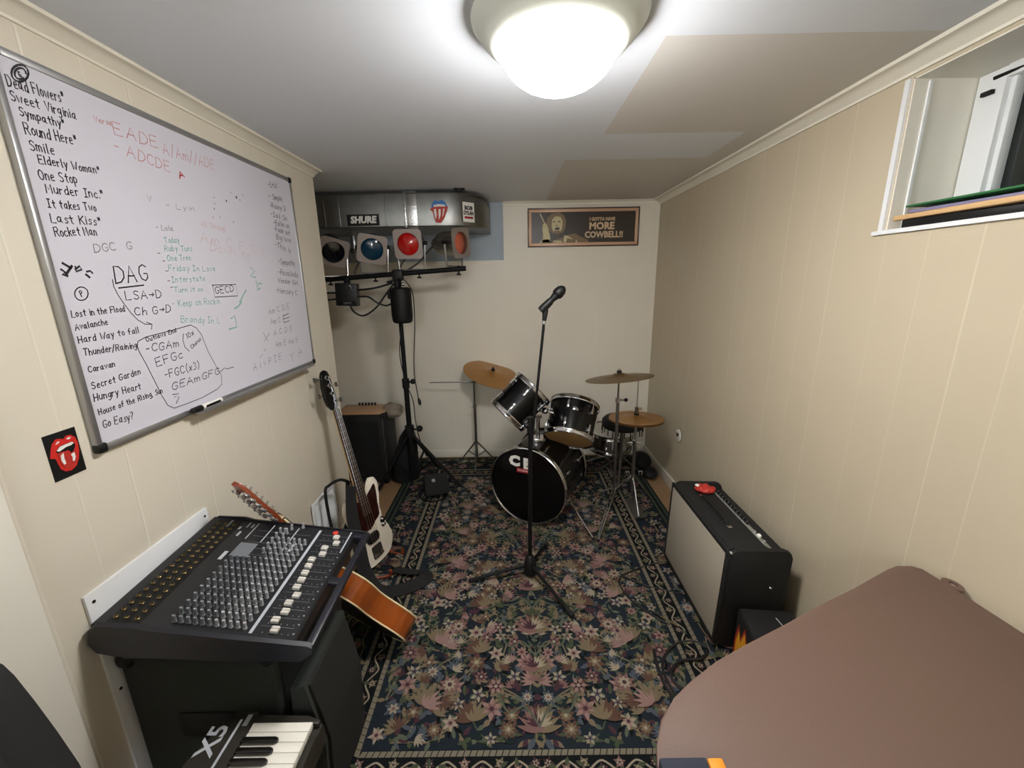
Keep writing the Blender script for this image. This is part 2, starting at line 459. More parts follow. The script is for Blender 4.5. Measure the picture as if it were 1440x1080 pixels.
# crown moulding: the same ogee section along the left and right walls, a small one at the back
def crown(name, x, sgn, y0, y1, s=1.0):
    prof = [(0, -0.032), (0.007, -0.032), (0.009, -0.026), (0.016, -0.021), (0.026, -0.014), (0.034, -0.009), (0.040, -0.008), (0.052, -0.007), (0.056, 0.0), (0, 0.0)]
    rings = [[(x + sgn * a * s, y, ZC + b * s) for a, b in prof] for y in (y0, y1)]
    return struct(MB().loft(rings, 'trim'), name)
crown('trim_1', XL, 1, YF, 2.452)
crown('trim_2', XR, -1, YF, YB, 1.15)
prof = [(0, -0.03), (0.008, -0.03), (0.012, -0.014), (0.026, -0.006), (0.03, 0), (0, 0)]
struct(MB().loft([[(x, YB - a, ZC + b) for a, b in prof] for x in (-0.06, XR)], 'trim'), 'trim_3')
struct(MB().box((XR - 0.007, (YF + YB) / 2, 0.045), (0.014, YB - YF, 0.09), 'trim', bev=0.003), 'baseboard_right')
struct(MB().box((-0.42, YB - 0.005, 0.035), (3.1, 0.01, 0.07), 'trim', bev=0.003), 'baseboard_back')
struct(MB().box((XL + 0.005, 1.9, 0.045), (0.01, 1.1, 0.09), 'trim', bev=0.003), 'baseboard_left')
struct(MB().box((XL + 0.009, 0.52, 1.04), (0.018, 0.505, 2.08), 'casing', bev=0.003), 'trim_4')

# window niche in the right wall
w = MB()
NX, NZ0, NZ1, NY0, NY1 = 1.50, 1.668, 2.085, 0.45, 1.37
w.box((XR + 0.172, NY1 + 0.006, (NZ0 + NZ1) / 2), (0.342, 0.02, NZ1 - NZ0), 'casing')
w.box((XR + 0.172, NY0 - 0.006, (NZ0 + NZ1) / 2), (0.342, 0.02, NZ1 - NZ0), 'casing')
w.box((XR + 0.172, (NY0 + NY1) / 2, NZ0 - 0.007), (0.342, NY1 - NY0 + .02, 0.02), 'casing')
w.box((XR + 0.172, (NY0 + NY1) / 2, NZ1 + 0.006), (0.342, NY1 - NY0 + .02, 0.02), 'casing')
w.box((XR + 0.045, NY1 - 0.006, (NZ0 + NZ1) / 2), (0.008, 0.006, NZ1 - NZ0 - .02), 'white')
struct(w, 'window_1_niche')
w = MB()
w.box((XR - 0.004, NY1 + 0.012, (NZ0 + NZ1) / 2), (0.008, 0.016, NZ1 - NZ0), 'white')
w.box((XR - 0.004, (NY0 + NY1) / 2 + 0.02, NZ0 - 0.004), (0.012, NY1 - NY0 + 0.04, 0.012), 'white')
struct(w, 'trim_5')
win = bpy.data.objects.new('window_1', None); win.location = (1.36, 0.91, NZ0); COL.objects.link(win); win['kind'] = 'structure'
w = MB()
fx = 1.375
for y0, y1, z0, z1 in ((1.288, 1.363, NZ0 + .004, NZ1 - .005), (0.45, 0.50, NZ0, NZ1), (0.5, 1.29, NZ1 - 0.035, NZ1), (0.5, 1.29, NZ0, NZ0 + 0.03)):
    w.box((fx, (y0 + y1) / 2, (z0 + z1) / 2), (0.05, y1 - y0, z1 - z0), 'white', bev=0.003)
w.box((fx + 0.005, 1.283, (NZ0 + NZ1) / 2), (0.03, 0.016, NZ1 - NZ0 - 0.05), 'white', bev=0.003)
w.build('window_frame', win)
MB().box((fx + 0.02, 0.89, (NZ0 + NZ1) / 2), (0.008, 0.80, NZ1 - NZ0 - 0.05), 'pane').build('pane', win)
w = MB()
w.box((fx - 0.03, 1.325, NZ1 - 0.06), (0.012, 0.03, 0.012), 'blackmetal', bev=0.002)
w.cyl((fx - 0.025, 1.32, NZ1 - 0.025), (fx - 0.005, 1.0, NZ1 - 0.02), 0.005, m='blackmetal')
w.build('window_latch', win)

# ---------------------------------------------------------------- ceiling lamp (the room's light)
LX, LY = 0.12, 1.14
t = thing('ceiling_light', (LX, LY, ZC), 'round flush ceiling lamp with glowing frosted glass dome', 'lamp')
X = Matrix.Translation((LX, LY, ZC)) @ Matrix.Rotation(PI, 4, 'X')
MB().lathe([(0.201, 0.0), (0.205, 0.006), (0.204, 0.011), (0.198, 0.020), (0.187, 0.035), (0.174, 0.048), (0.165, 0.054), (0.158, 0.061), (0.148, 0.063), (0.142, 0.061), (0.141, 0.050)], X, 'nickel', 64, True, False).build('lamp_base', t)
dome = [(0.140, 0.053)] + [(0.140 * math.cos(a), 0.057 + 0.096 * math.sin(a)) for a in [k * PI / 2 / 12 for k in range(12)]] + [(0.002, 0.154)]
MB().lathe(dome, X, 'glass', 64, False, True).build('lamp_shade', t)

# ---------------------------------------------------------------- rug with woven flowers
RUGX0, RUGX1, RUGY0, RUGY1 = -0.885, 1.03, 0.69, 3.43
RC = (RUGX0 + RUGX1) / 2
for nm, c in {'rug_navy': (32, 38, 45), 'rug_edge': (22, 23, 23), 'rug_rose': (112, 84, 80), 'rug_pink': (132, 106, 100), 'rug_tan': (108, 96, 76), 'rug_cream': (140, 130, 112),
              'rug_olive': (64, 70, 52), 'rug_sage': (80, 86, 72), 'rug_wine': (66, 44, 50), 'rug_slate': (70, 76, 84), 'rug_rust': (84, 62, 52), 'rug_stripe': (112, 105, 90), 'rug_dark': (18, 21, 22), 'rug_teal': (30, 40, 39)}.items():
    M[nm] = mat(nm, c, 0.95, noise=0.22, nscale=260, bump=0.5, spec=0.1)
R = random.Random(11)
rug = MB()
rug.box((RC, (RUGY0 + RUGY1) / 2, 0.004), (RUGX1 - RUGX0, RUGY1 - RUGY0, 0.008), 'rug_navy', bev=0.002)
zl = [0.00805]
def zz():
    zl[0] += 0.0000006; return zl[0]
def rpoly(pts, m):
    z = zz(); rug.poly([(x, y, z) for x, y in pts], m)
def both(fn):
    """draw a motif and its mirror image about the rug's middle line"""
    for sg in (1, -1): fn(sg)
def leaf(x, y, a, L, wd, m, sg):
    c, s_ = math.cos(a), math.sin(a); pts = []
    for k in range(7):
        t = k / 6; pts.append((t * L, wd * math.sin(PI * t ** 0.8)))
    for k in range(5, 0, -1):
        t = k / 6; pts.append((t * L, -wd * math.sin(PI * t ** 0.8)))
    rpoly([(RC + sg * (x + p * c - q * s_), y + p * s_ + q * c) for p, q in pts], m)
def stem(pts, wd, m, sg):
    P = spline([(p[0], p[1], 0) for p in pts], 5)
    z = zz()
    rug.strokes([[(RC + sg * p.x, p.y) for p in P]], Matrix.Translation((0, 0, z)), wd, m)
def flower(x, y, r, n, m1, m2, m3, sg, a0=0.0):
    for ring, (rr, mm, q) in enumerate(((r, m1, n), (r * 0.62, m2, n))):
        for k in range(q):
            a = a0 + 2 * PI * (k + 0.5 * ring) / q
            leaf(x, y, a, rr, rr * 0.21, mm, sg)
    rpoly([(RC + sg * (x + r * 0.2 * math.cos(2 * PI * k / 8)), y + r * 0.2 * math.sin(2 * PI * k / 8)) for k in range(8)], m3)
def palmette(x, y, r, a, m1, m2, sg):
    for k, da in enumerate((-1.3, 1.3, -0.95, 0.95, -0.6, 0.6, -0.28, 0.28, 0)):
        leaf(x, y, a + da, r * (0.8 + 0.2 * math.cos(da)), r * 0.105, m1 if k % 2 == 0 else m2, sg)
    for da in (-0.5, 0, 0.5): leaf(x, y, a + da, r * 0.55, r * 0.07, m2, sg)
def bloom(x, y, sg, R_, sc=1.0):
    ch = R_.random()
    pal = R_.choice((('rug_rose', 'rug_wine', 'rug_cream'), ('rug_pink', 'rug_rose', 'rug_wine'), ('rug_tan', 'rug_rust', 'rug_cream'), ('rug_cream', 'rug_pink', 'rug_wine'), ('rug_slate', 'rug_cream', 'rug_rose'), ('rug_tan', 'rug_olive', 'rug_rust'), ('rug_rust', 'rug_tan', 'rug_cream')))
    r = sc * R_.uniform(0.026, 0.05); a = R_.uniform(0, 6.28)
    if ch < 0.55: flower(x, y, r, R_.choice((5, 6, 8)), *pal, sg, a)
    elif ch < 0.85: palmette(x, y, r * 1.35, R_.choice((PI / 2, PI / 2 + 0.5, PI / 2 - 0.6, -0.4, 3.4)), pal[0], pal[1], sg)
    else: flower(x, y, r * 0.7, 5, 'rug_cream', 'rug_slate', 'rug_wine', sg, a)
HW = 0.605
FY0, FY1 = 1.045, 3.075
# ground mottling, vines and leaves, then blooms, all mirrored left and right
def fill(x0, x1, y0, y1, nv, nl, nb, sep, seed):
    st = []
    for k in range(nv):
        Rk = random.Random(seed + k)
        x, y = Rk.uniform(x0, x1), Rk.uniform(y0, y1); a = Rk.uniform(0, 6.28); pts = [(x, y)]
        for j in range(4):
            a += Rk.uniform(-1.0, 1.0); x = min(max(x + 0.075 * math.cos(a), x0), x1); y = min(max(y + 0.075 * math.sin(a), y0), y1); pts.append((x, y))
        st.append((pts, Rk.choice(('rug_olive', 'rug_sage', 'rug_tan')), Rk.randrange(1000)))
    for sg in (1, -1):
        for pts, mm, sd in st:
            stem(pts, 0.006, mm, sg); Rk = random.Random(sd)
            for p in pts[1:]:
                for q in range(2): leaf(p[0], p[1], Rk.uniform(0, 6.28), Rk.uniform(0.02, 0.04), 0.008, Rk.choice(('rug_olive', 'rug_sage', 'rug_tan', 'rug_teal')), sg)
        Rk = random.Random(seed + 5)
        for k in range(nl):
            leaf(Rk.uniform(x0, x1), Rk.uniform(y0, y1), Rk.uniform(0, 6.28), Rk.uniform(0.02, 0.05), Rk.uniform(0.005, 0.011), Rk.choice(('rug_olive', 'rug_sage', 'rug_slate', 'rug_teal', 'rug_dark', 'rug_tan', 'rug_wine')), sg)
        Rk = random.Random(seed + 9); placed = []
        tries = 0
        while len(placed) < nb and tries < nb * 30:
            tries += 1
            x, y = Rk.uniform(x0, x1), Rk.uniform(y0, y1)
            if any((x - p) ** 2 + (y - q) ** 2 < sep * sep for p, q in placed): continue
            placed.append((x, y))
        Rb = random.Random(seed + 13)
        for x, y in placed: bloom(x, y, sg, Rb)
fill(0.0, HW - 0.03, FY0 + 0.03, FY1 - 0.03, 130, 1300, 240, 0.048, 100)
# centre-line vases and palmettes
for y, r in ((1.10, 0.10), (1.33, 0.09), (1.52, 0.11), (1.78, 0.10), (2.02, 0.11), (2.28, 0.09), (2.52, 0.1), (2.78, 0.1)):
    palmette(0, y, r, PI / 2, 'rug_tan', 'rug_rose', 1); palmette(0, y + 0.02, r * 0.6, PI / 2, 'rug_cream', 'rug_wine', 1)
for sg in (1, -1):
    for y in (1.12, 1.40, 1.66, 1.92, 2.2, 2.5, 2.8):
        stem([(0.0, y), (0.05, y + 0.07), (0.11, y + 0.05), (0.16, y + 0.14)], 0.008, 'rug_sage', sg)
        palmette(0.24, y + 0.02, 0.085, PI / 2 - 0.2, 'rug_rust', 'rug_tan', sg)
        flower(0.16, y + 0.15, 0.035, 6, 'rug_pink', 'rug_wine', 'rug_cream', sg)
        palmette(0.43, y + 0.08, 0.085, PI / 2 + 0.5, 'rug_tan', 'rug_pink', sg)
        flower(0.34, y + 0.16, 0.045, 8, 'rug_rose', 'rug_cream', 'rug_wine', sg, 0.3)
# border stripes and scroll band
def rectring(h0, m):
    """a 2 cm braided stripe around the field, h0 out from its edge"""
    for sg in (1, -1):
        x0, x1 = HW + h0, HW + h0 + 0.018
        n = 90
        for k in range(n):
            ya = FY0 - h0 - 0.018 + (FY1 - FY0 + 2 * h0 + 0.036) * k / n; yb = ya + (FY1 - FY0 + 2 * h0 + 0.036) / n
            rpoly([(RC + sg * x0, ya), (RC + sg * x1, ya + 0.006), (RC + sg * x1, yb + .004), (RC + sg * x0, yb - 0.002)], m)
    for yy in (FY0 - h0 - 0.018, FY1 + h0):
        n = 56; Lx = 2 * (HW + h0)
        for k in range(n):
            xa = RC - Lx / 2 + Lx * k / n; xb = xa + Lx / n
            rpoly([(xa, yy), (xb - 0.003, yy), (xb + .003, yy + 0.018), (xa + 0.006, yy + 0.018)], m)
def band(h0, h1, m):
    for sg in (1, -1):
        rpoly([(RC + sg * (HW + h0), FY0 - h1), (RC + sg * (HW + h1), FY0 - h1), (RC + sg * (HW + h1), FY1 + h1), (RC + sg * (HW + h0), FY1 + h1)], m)
    for ya, yb in ((FY0 - h1, FY0 - h0), (FY1 + h0, FY1 + h1)):
        rpoly([(RC - HW - h0, ya), (RC + HW + h0, ya), (RC + HW + h0, yb), (RC - HW - h0, yb)], m)
band(0.0, 0.10, 'rug_dark')
rectring(0.0, 'rug_stripe'); rectring(0.082, 'rug_stripe')
def scroll(x, y, horiz, k, sg):
    mm = ('rug_wine', 'rug_rose', 'rug_tan')[k % 3]
    d = (0.03, 0.0) if horiz else (0.0, 0.03)
    c = 0.016 * (1 if k % 2 else -1)
    o = (0, c) if horiz else (c, 0)
    stem([(x - d[0], y - d[1]), (x + o[0], y + o[1]), (x + d[0], y + d[1])], 0.006, 'rug_cream', sg)
    flower(x - o[0] * 0.6, y - o[1] * 0.6, 0.021, 5, mm, 'rug_cream', 'rug_wine', sg, k)
    leaf(x, y, (k * 1.3), 0.03, 0.007, 'rug_olive', sg)
for sg in (1, -1):
    for k in range(37): scroll(HW + 0.05, FY0 - 0.05 + k * 0.0585, False, k, sg)
    for k in range(11): scroll(0.02 + k * 0.058, FY0 - 0.05, True, k, sg); scroll(0.02 + k * 0.058, FY1 + 0.05, True, k, sg)
fill(HW + 0.13, HW + 0.25, RUGY0 + 0.06, RUGY1 - 0.06, 40, 260, 72, 0.07, 300)
fill(0.0, HW + 0.1, RUGY0 + 0.06, FY0 - 0.13, 16, 120, 30, 0.07, 500)
fill(0.0, HW + 0.1, FY1 + 0.13, RUGY1 - 0.06, 14, 110, 26, 0.07, 700)
band(0.283, 0.296, 'rug_olive'); band(0.318, 0.33, 'rug_olive')
one(rug, 'rug', 'dark navy floral area rug with cream border stripes covering the floor', 'rug', recalc=False)
# ---------------------------------------------------------------- handwriting
# single-stroke letters on a grid: capital height 8, small-letter height 5, descender -3
GL = {
'A': '0,0 3,8 6,0;1,3 5,3', 'B': '0,0 0,8 4,8 5,6 4,4.4 0,4.4;4,4.4 5.4,2.4 4.4,0 0,0', 'C': '5.4,6.6 3.6,8 1.2,7.2 0,4 1,1 3.4,0 5.4,1.2', 'D': '0,0 0,8 3,7.6 5.4,5.4 5.4,2.6 3.4,0.4 0,0',
'E': '5,8 0,8 0,0 5,0;0,4.2 4,4.2', 'F': '5,8 0,8 0,0;0,4.2 4,4.2', 'G': '5.4,6.8 3.4,8 1,7 0,4 1,1 3.4,0 5.4,1.4 5.4,3.6 3.2,3.6', 'H': '0,0 0,8;5,0 5,8;0,4 5,4', 'I': '0,8 4,8;2,8 2,0;0,0 4,0',
'K': '0,0 0,8;5,8 0,3.6;1.4,4.6 5.2,0', 'L': '0,8 0,0 5,0', 'M': '0,0 0.4,8 3,3 5.6,8 6,0', 'O': '3,8 1,7 0,4 1,1 3,0 5,1 6,4 5,7 3,8', 'P': '0,0 0,8 4,8 5.2,6.2 4,4 0,4', 'R': '0,0 0,8 4,8 5.2,6.2 4,4.2 0,4.2;2.4,4.2 5.4,0',
'S': '5,7 3,8 0.8,7 1,5 4.4,3.4 5,1.4 3,0 0.4,0.8', 'T': '0,8 6,8;3,8 3,0', 'U': '0,8 0.2,2 2,0 4,0.4 5,3 5,8', 'V': '0,8 2.8,0 5.4,8', 'W': '0,8 1.6,0 3.4,5 5,0 7,8', 'Y': '0,8 2.6,4 5,8;2.6,4 2.4,0', 'X': '0,0 5,8;0,8 5,0',
'a': '4,4.6 2,5 0.2,3 0.6,0.6 2.4,0.4 4,3;4,5 3.8,1 5,0', 'b': '0,8 0,0;0,3 2,5 4,3.6 3.6,0.8 1.6,0 0,1', 'c': '4,4.4 2,5 0.2,3 0.6,0.6 2.4,0 4,0.8', 'd': '4,4 2,5 0.2,3 0.6,0.4 2.6,0.2 4,2;4,8 4,0', 'e': '0.4,2.6 4,3.2 3.4,5 1.4,5 0.2,2.6 1,0.3 4,0.4',
'f': '4,7.4 2.6,8 1.8,6.6 1.8,0;0.2,4.6 3.8,4.6', 'g': '4,4.6 2,5 0.2,3.2 0.8,1 2.8,1 4,3;4,5 4,-1.6 2.4,-3 0.4,-2.2', 'h': '0,8 0,0;0,3 2,5 3.8,4 4,0', 'i': '0.6,5 0.6,0;0.6,6.6 0.7,7', 'k': '0,8 0,0;3.6,5 0,2.2;1,3 4,0', 'l': '0.4,8 0.5,0 1.2,0', 'm': '0,5 0,0;0,3.4 1.4,5 2.6,4 2.6,0;2.6,3.4 4.2,5 5.4,4 5.6,0',
'n': '0,5 0,0;0,3.4 2,5 3.6,4 3.8,0', 'o': '2,5 0.3,3.6 0.4,1 2,0 3.8,1.2 3.8,3.6 2,5', 'p': '0,5 0,-3;0,4 2,5 4,3.6 3.4,0.8 1.6,0.2 0,1', 'r': '0,5 0,0;0,3.2 1.4,4.8 3,4.6', 's': '3.6,4.4 1.8,5 0.6,3.8 3.4,1.8 2.8,0.2 0.2,0.4', 't': '2,7.4 2,0.8 3.4,0;0,5 4,5', 'u': '0,5 0.2,0.8 2,0 3.8,1.6;3.8,5 3.8,0', 'v': '0,5 1.8,0 3.8,5', 'w': '0,5 1.2,0 2.6,4 3.8,0 5.4,5',
'x': '0,0 3.6,5;0,5 3.6,0', 'y': '0,5 2,0.6;4,5 1.2,-3', 'z': '0,5 3.6,5 0,0 3.8,0', '0': '2.4,8 0.4,6 0.4,2 2.4,0 4.4,2 4.4,6 2.4,8', '1': '0.6,6.4 2,8 2,0', '3': '0.4,7.2 2.4,8 4.2,6.4 2,4.4 4.6,2.4 2.4,0 0.2,1', "'": '0.6,8 0.4,6.4',
'-': '0,3.6 3,3.8', '*': '0.4,5 2.6,8;2.6,5 0.4,8;0,6.6 3,6.4', '/': '0,-1 3.4,9', '(': '2,9 0.4,6 0.4,2 2,-1', ')': '0,9 1.6,6 1.6,2 0,-1', '?': '0,6.6 1.6,8 3.6,7 3,4.8 1.6,3.6 1.6,2;1.6,0.3 1.7,0', '.': '0.3,0.4 0.6,0', ',': '0.6,0.6 0.2,-1', '>': '0,3.6 5,3.8;3.4,5.4 5,3.8 3.2,2', ':': '0.4,4 0.5,3.8;0.4,1 0.5,0.8', '#': '1,0 2,8;3.4,0 4.4,8;0,2.6 5,2.6;0.4,5.4 5.4,5.4'}
WBX = XL + 0.0142
HR = random.Random(3)
def wbframe(y, z, dy, dz):
    """axes on the whiteboard: x along the line of writing, z out of the board"""
    x = V((0, dy, dz)).normalized(); n = V((1, 0, 0)); y_ = n.cross(x)
    return Matrix(((x.x, y_.x, n.x, WBX), (x.y, y_.y, n.y, y), (x.z, y_.z, n.z, z), (0, 0, 0, 1)))
def write(mb, txt, y0, z0, y1, z1, h, ink, w=0.0028):
    h *= 0.88
    adv = 0; L = []
    for ch in txt:
        if ch == ' ': adv += 4.5; continue
        g = GL.get(ch)
        if g is None: continue
        ls = [[tuple(float(q) for q in p.split(',')) for p in st.split()] for st in g.split(';')]
        wd = max(p[0] for st in ls for p in st)
        jx, jy, sl = HR.uniform(-0.3, 0.3), HR.uniform(-0.4, 0.4), HR.uniform(0.02, 0.2)
        for st in ls: L.append([(adv + p[0] + sl * p[1] + jx + HR.uniform(-.12, .12), p[1] + jy + HR.uniform(-.12, .12)) for p in st])
        adv += wd + 2.3
    ln = math.hypot(y1 - y0, z1 - z0); sx = ln / max(adv - 1.7, 1); sy = h / 8
    mb.strokes([[(p[0] * sx, p[1] * sy) for p in st] for st in L], wbframe(y0, z0, y1 - y0, z1 - z0), w, ink)
def wline(mb, pts, ink, w=0.0032):
    mb.strokes([[(p[0], p[1]) for p in pts]], Matrix(((0, 0, 1, WBX), (1, 0, 0, 0), (0, 1, 0, 0), (0, 0, 0, 1))), w, ink)

# ---------------------------------------------------------------- whiteboard on the left wall
BY0, BY1, BZ0, BZ1 = 0.977, 2.165, 1.13, 2.03
t = thing('whiteboard', (XL, 1.57, 1.58), 'large aluminium-framed whiteboard covered in handwritten song lists and chords', 'whiteboard')
MB().box((XL + 0.008, (BY0 + BY1) / 2, (BZ0 + BZ1) / 2), (0.012, BY1 - BY0 - 0.02, BZ1 - BZ0 - 0.02), 'wb').build('board_panel', t); board = bpy.data.objects['board_panel']
for y0, y1, z0, z1 in ((BY0, BY0 + 0.015, BZ0, BZ1), (BY1 - 0.014, BY1, BZ0, BZ1), (BY0 + 0.018, BY1 - 0.014, BZ0, BZ0 + 0.018), (BY0 + 0.018, BY1 - 0.014, BZ1 - 0.018, BZ1)):
    MB().box((XL + 0.0088, (y0 + y1) / 2, (z0 + z1) / 2), (0.0176, y1 - y0, z1 - z0), 'alu', bev=0.003).build('frame_rail', t)
for y in (BY0 + 0.011, BY1 - 0.009):
    for z in (BZ0 + 0.01, BZ1 - 0.01):
        MB().box((XL + 0.0105, y, z), (0.021, 0.026, 0.026), 'black', bev=0.006).build('corner_cap', t, 'black plastic corner cap')
MB().box((XL + 0.034, 1.68, BZ0 + 0.006), (0.05, 0.78, 0.004), 'alu', bev=0.001).box((XL + 0.058, 1.68, BZ0 + 0.010), (0.003, 0.78, 0.012), 'alu').build('pen_tray', t)
inks = {}; BLK = ['']
def W(ink, *a, **k):
    q = (BLK[0], ink); inks.setdefault(q, MB())
    write(inks[q], *a, ink, **k)
def WL(ink, pts, **k):
    q = (BLK[0], ink); inks.setdefault(q, MB())
    wline(inks[q], pts, ink, **k)
BLK[0] = 'upper left song list'
WL('ink', [(1.0507, 1.9987), (1.0467, 1.99), (1.0399, 1.9815), (1.0317, 1.975), (1.0237, 1.9718), (1.0175, 1.9724), (1.0143, 1.9766), (1.0146, 1.9835), (1.0184, 1.992), (1.0249, 2.0002), (1.033, 2.0068), (1.0411, 2.0103), (1.0475, 2.01), (1.0509, 2.0059), (1.0507, 1.9987)], w=0.004)
WL('ink', [(1.0379, 1.9842), (1.0324, 1.9799), (1.0271, 1.9777), (1.023, 1.9781), (1.0208, 1.9809), (1.021, 1.9855), (1.0235, 1.9912), (1.0279, 1.9967), (1.0333, 2.0011), (1.0387, 2.0034), (1.043, 2.0032), (1.0452, 2.0004), (1.0451, 1.9957)], w=0.004)
W('ink', 'G', 1.0301, 1.9827, 1.0345, 1.9838, 0.012)
W('ink', 'Dead Flowers*', 1.0016, 1.954, 1.1198, 1.966, 0.0249)
W('ink', 'Sweet Virginia', 0.9995, 1.9267, 1.1388, 1.9378, 0.0222)
W('ink', 'Sympathy*', 1.0086, 1.9017, 1.1043, 1.9082, 0.0195)
W('ink', 'Round Here*', 1.0104, 1.8679, 1.1239, 1.8756, 0.0258)
W('ink', 'Smile', 1.0116, 1.836, 1.0621, 1.8388, 0.0229)
W('ink', 'Elderly Woman*', 1.022, 1.8115, 1.1671, 1.8218, 0.0202)
W('ink', 'One Stop', 1.0141, 1.7761, 1.1017, 1.7863, 0.0233)
W('ink', 'Murder Inc.*', 1.0216, 1.7495, 1.1629, 1.7633, 0.0221)
W('ink', 'It takes Two', 1.0163, 1.7185, 1.1324, 1.7276, 0.0205)
W('ink', 'Last Kiss*', 1.0137, 1.6861, 1.1366, 1.694, 0.0222)
W('ink', 'Rocket Man', 1.0147, 1.6553, 1.1182, 1.6679, 0.0224)
BLK[0] = 'small chord row and doodles'
W('ink_grey', 'DGC  G', 1.0993, 1.6251, 1.2135, 1.6417, 0.0227)
WL('ink', [(1.0145, 1.5958), (1.031, 1.585)], w=0.006)
WL('ink', [(1.0074, 1.5812), (1.0153, 1.5749), (1.0075, 1.5699), (1.0179, 1.5667)], w=0.006)
WL('ink', [(1.034, 1.59), (1.0156, 1.57)], w=0.006)
WL('ink', [(1.0402, 1.582), (1.0527, 1.5906), (1.0557, 1.5823), (1.0406, 1.577), (1.042, 1.5886)], w=0.005)
WL('ink', [(1.0667, 1.5775), (1.0761, 1.5794), (1.0802, 1.5743)], w=0.005)
WL('ink', [(1.063, 1.5706), (1.0701, 1.5638)], w=0.006)
BLK[0] = 'lower left song list heading'
WL('ink', [(1.0559, 1.5242), (1.0524, 1.5172), (1.0463, 1.5117), (1.0388, 1.5089), (1.0316, 1.5093), (1.026, 1.5126), (1.0231, 1.5183), (1.0233, 1.5252), (1.0268, 1.5321), (1.0327, 1.5375), (1.04, 1.5405), (1.0472, 1.5404), (1.0531, 1.5371), (1.0562, 1.5314), (1.0559, 1.5242)], w=0.003)
W('ink', 'P', 1.0382, 1.5171, 1.0441, 1.5195, 0.0152)
BLK[0] = 'large underlined chord note with arrow'
W('ink', 'DAG', 1.1368, 1.5477, 1.2437, 1.5549, 0.0497, w=0.004)
WL('ink', [(1.142, 1.5365), (1.2213, 1.543)], w=0.004)
W('ink', 'LSA>D', 1.1544, 1.5041, 1.2757, 1.5048, 0.0264)
W('ink', 'Ch G>D', 1.1712, 1.4603, 1.2986, 1.4607, 0.0251)
WL('ink', [(1.1296, 1.5587), (1.1287, 1.5404), (1.135, 1.5181), (1.1471, 1.493), (1.1602, 1.469), (1.177, 1.4479), (1.1965, 1.434), (1.2201, 1.4315)], w=0.0025)
WL('ink', [(1.2028, 1.4394), (1.2201, 1.4315), (1.2139, 1.4177)], w=0.0025)
BLK[0] = 'lower left song list'
W('ink', 'Lost in the Flood', 1.0019, 1.4701, 1.1442, 1.4741, 0.0181)
W('ink', 'Avalanche', 1.0021, 1.4394, 1.0872, 1.4452, 0.0167)
W('ink', 'Hard Way to fall', 1.0022, 1.4083, 1.172, 1.4125, 0.0184)
W('ink', 'Thunder/Raining', 1.0057, 1.3761, 1.1543, 1.3726, 0.0186)
W('ink', 'Caravan', 1.0064, 1.3329, 1.0776, 1.3354, 0.0171)
W('ink', 'Secret Garden', 1.0043, 1.2913, 1.1458, 1.2987, 0.019)
W('ink', 'Hungry Heart', 1.0017, 1.2614, 1.1369, 1.2573, 0.0208)
W('ink', 'House of the Rising, Sun', 1.0044, 1.2229, 1.2032, 1.2287, 0.0175)
W('ink', 'Go Easy?', 1.0054, 1.1879, 1.0919, 1.1834, 0.023)
BLK[0] = 'chord progression in a drawn box'
WL('ink', [(1.1554, 1.3765), (1.1612, 1.3897), (1.1892, 1.398), (1.2809, 1.4056), (1.365, 1.4143), (1.387, 1.4026), (1.4034, 1.3791), (1.4198, 1.3153), (1.4459, 1.2545), (1.4601, 1.2252), (1.4548, 1.1921), (1.4291, 1.1802), (1.3528, 1.1704), (1.2798, 1.1698), (1.2308, 1.1708), (1.2103, 1.1863), (1.198, 1.2191), (1.1852, 1.2662), (1.1705, 1.3204), (1.1577, 1.3599), (1.1554, 1.3765)], w=0.0025)
W('ink', 'Outlaws End', 1.1877, 1.3839, 1.3014, 1.3987, 0.0138)
W('ink', '-CGAm', 1.1797, 1.3541, 1.3003, 1.3527, 0.0258)
W('ink', '10x', 1.3364, 1.3714, 1.3721, 1.3831, 0.0179, w=0.0025)
W('ink', 'Chorus', 1.35, 1.3367, 1.3983, 1.3604, 0.0135, w=0.0025)
WL('ink', [(1.3283, 1.3909), (1.32, 1.3714), (1.3225, 1.3481), (1.3363, 1.3319)], w=0.0025)
W('ink', 'EFGc', 1.2039, 1.3072, 1.3081, 1.317, 0.0286)
W('ink', '-FGC(x3)', 1.2229, 1.267, 1.3665, 1.2686, 0.0271)
W('ink', 'GEAmGFG', 1.2375, 1.2262, 1.4538, 1.2293, 0.0255)
WL('ink', [(1.2366, 1.2128), (1.2615, 1.2105), (1.2395, 1.2028), (1.2585, 1.1997), (1.2426, 1.1834)], w=0.003)
WL('ink', [(1.4593, 1.2359), (1.4851, 1.2463), (1.491, 1.2397), (1.5349, 1.2386)], w=0.0025)
BLK[0] = 'chords along the top'
W('ink_red', 'Verse', 1.1862, 1.9488, 1.2363, 1.9553, 0.0142, w=0.0025)
W('ink_red', 'EADE', 1.2387, 1.934, 1.3811, 1.9409, 0.0354, w=0.003)
W('ink_red', 'A/Am//ADE', 1.3969, 1.9316, 1.6236, 1.9395, 0.0361, w=0.0026)
W('ink_red', '- ADCDE', 1.2255, 1.8925, 1.4103, 1.8812, 0.0334, w=0.003)
W('ink_redbold', 'A', 1.445, 1.8725, 1.4683, 1.8818, 0.02, w=0.005)
W('ink_redlight', 'Am C F G C', 1.4836, 1.6836, 1.8719, 1.6525, 0.0423)
W('ink_redlight', 'All Through', 1.5013, 1.7358, 1.6268, 1.7309, 0.0212)
W('ink_redlight', 'Down to', 1.5247, 1.6587, 1.7465, 1.635, 0.0388)
BLK[0] = 'song list in the middle'
W('ink_grey', '- Lola', 1.3088, 1.7028, 1.3738, 1.7059, 0.0165, w=0.0025)
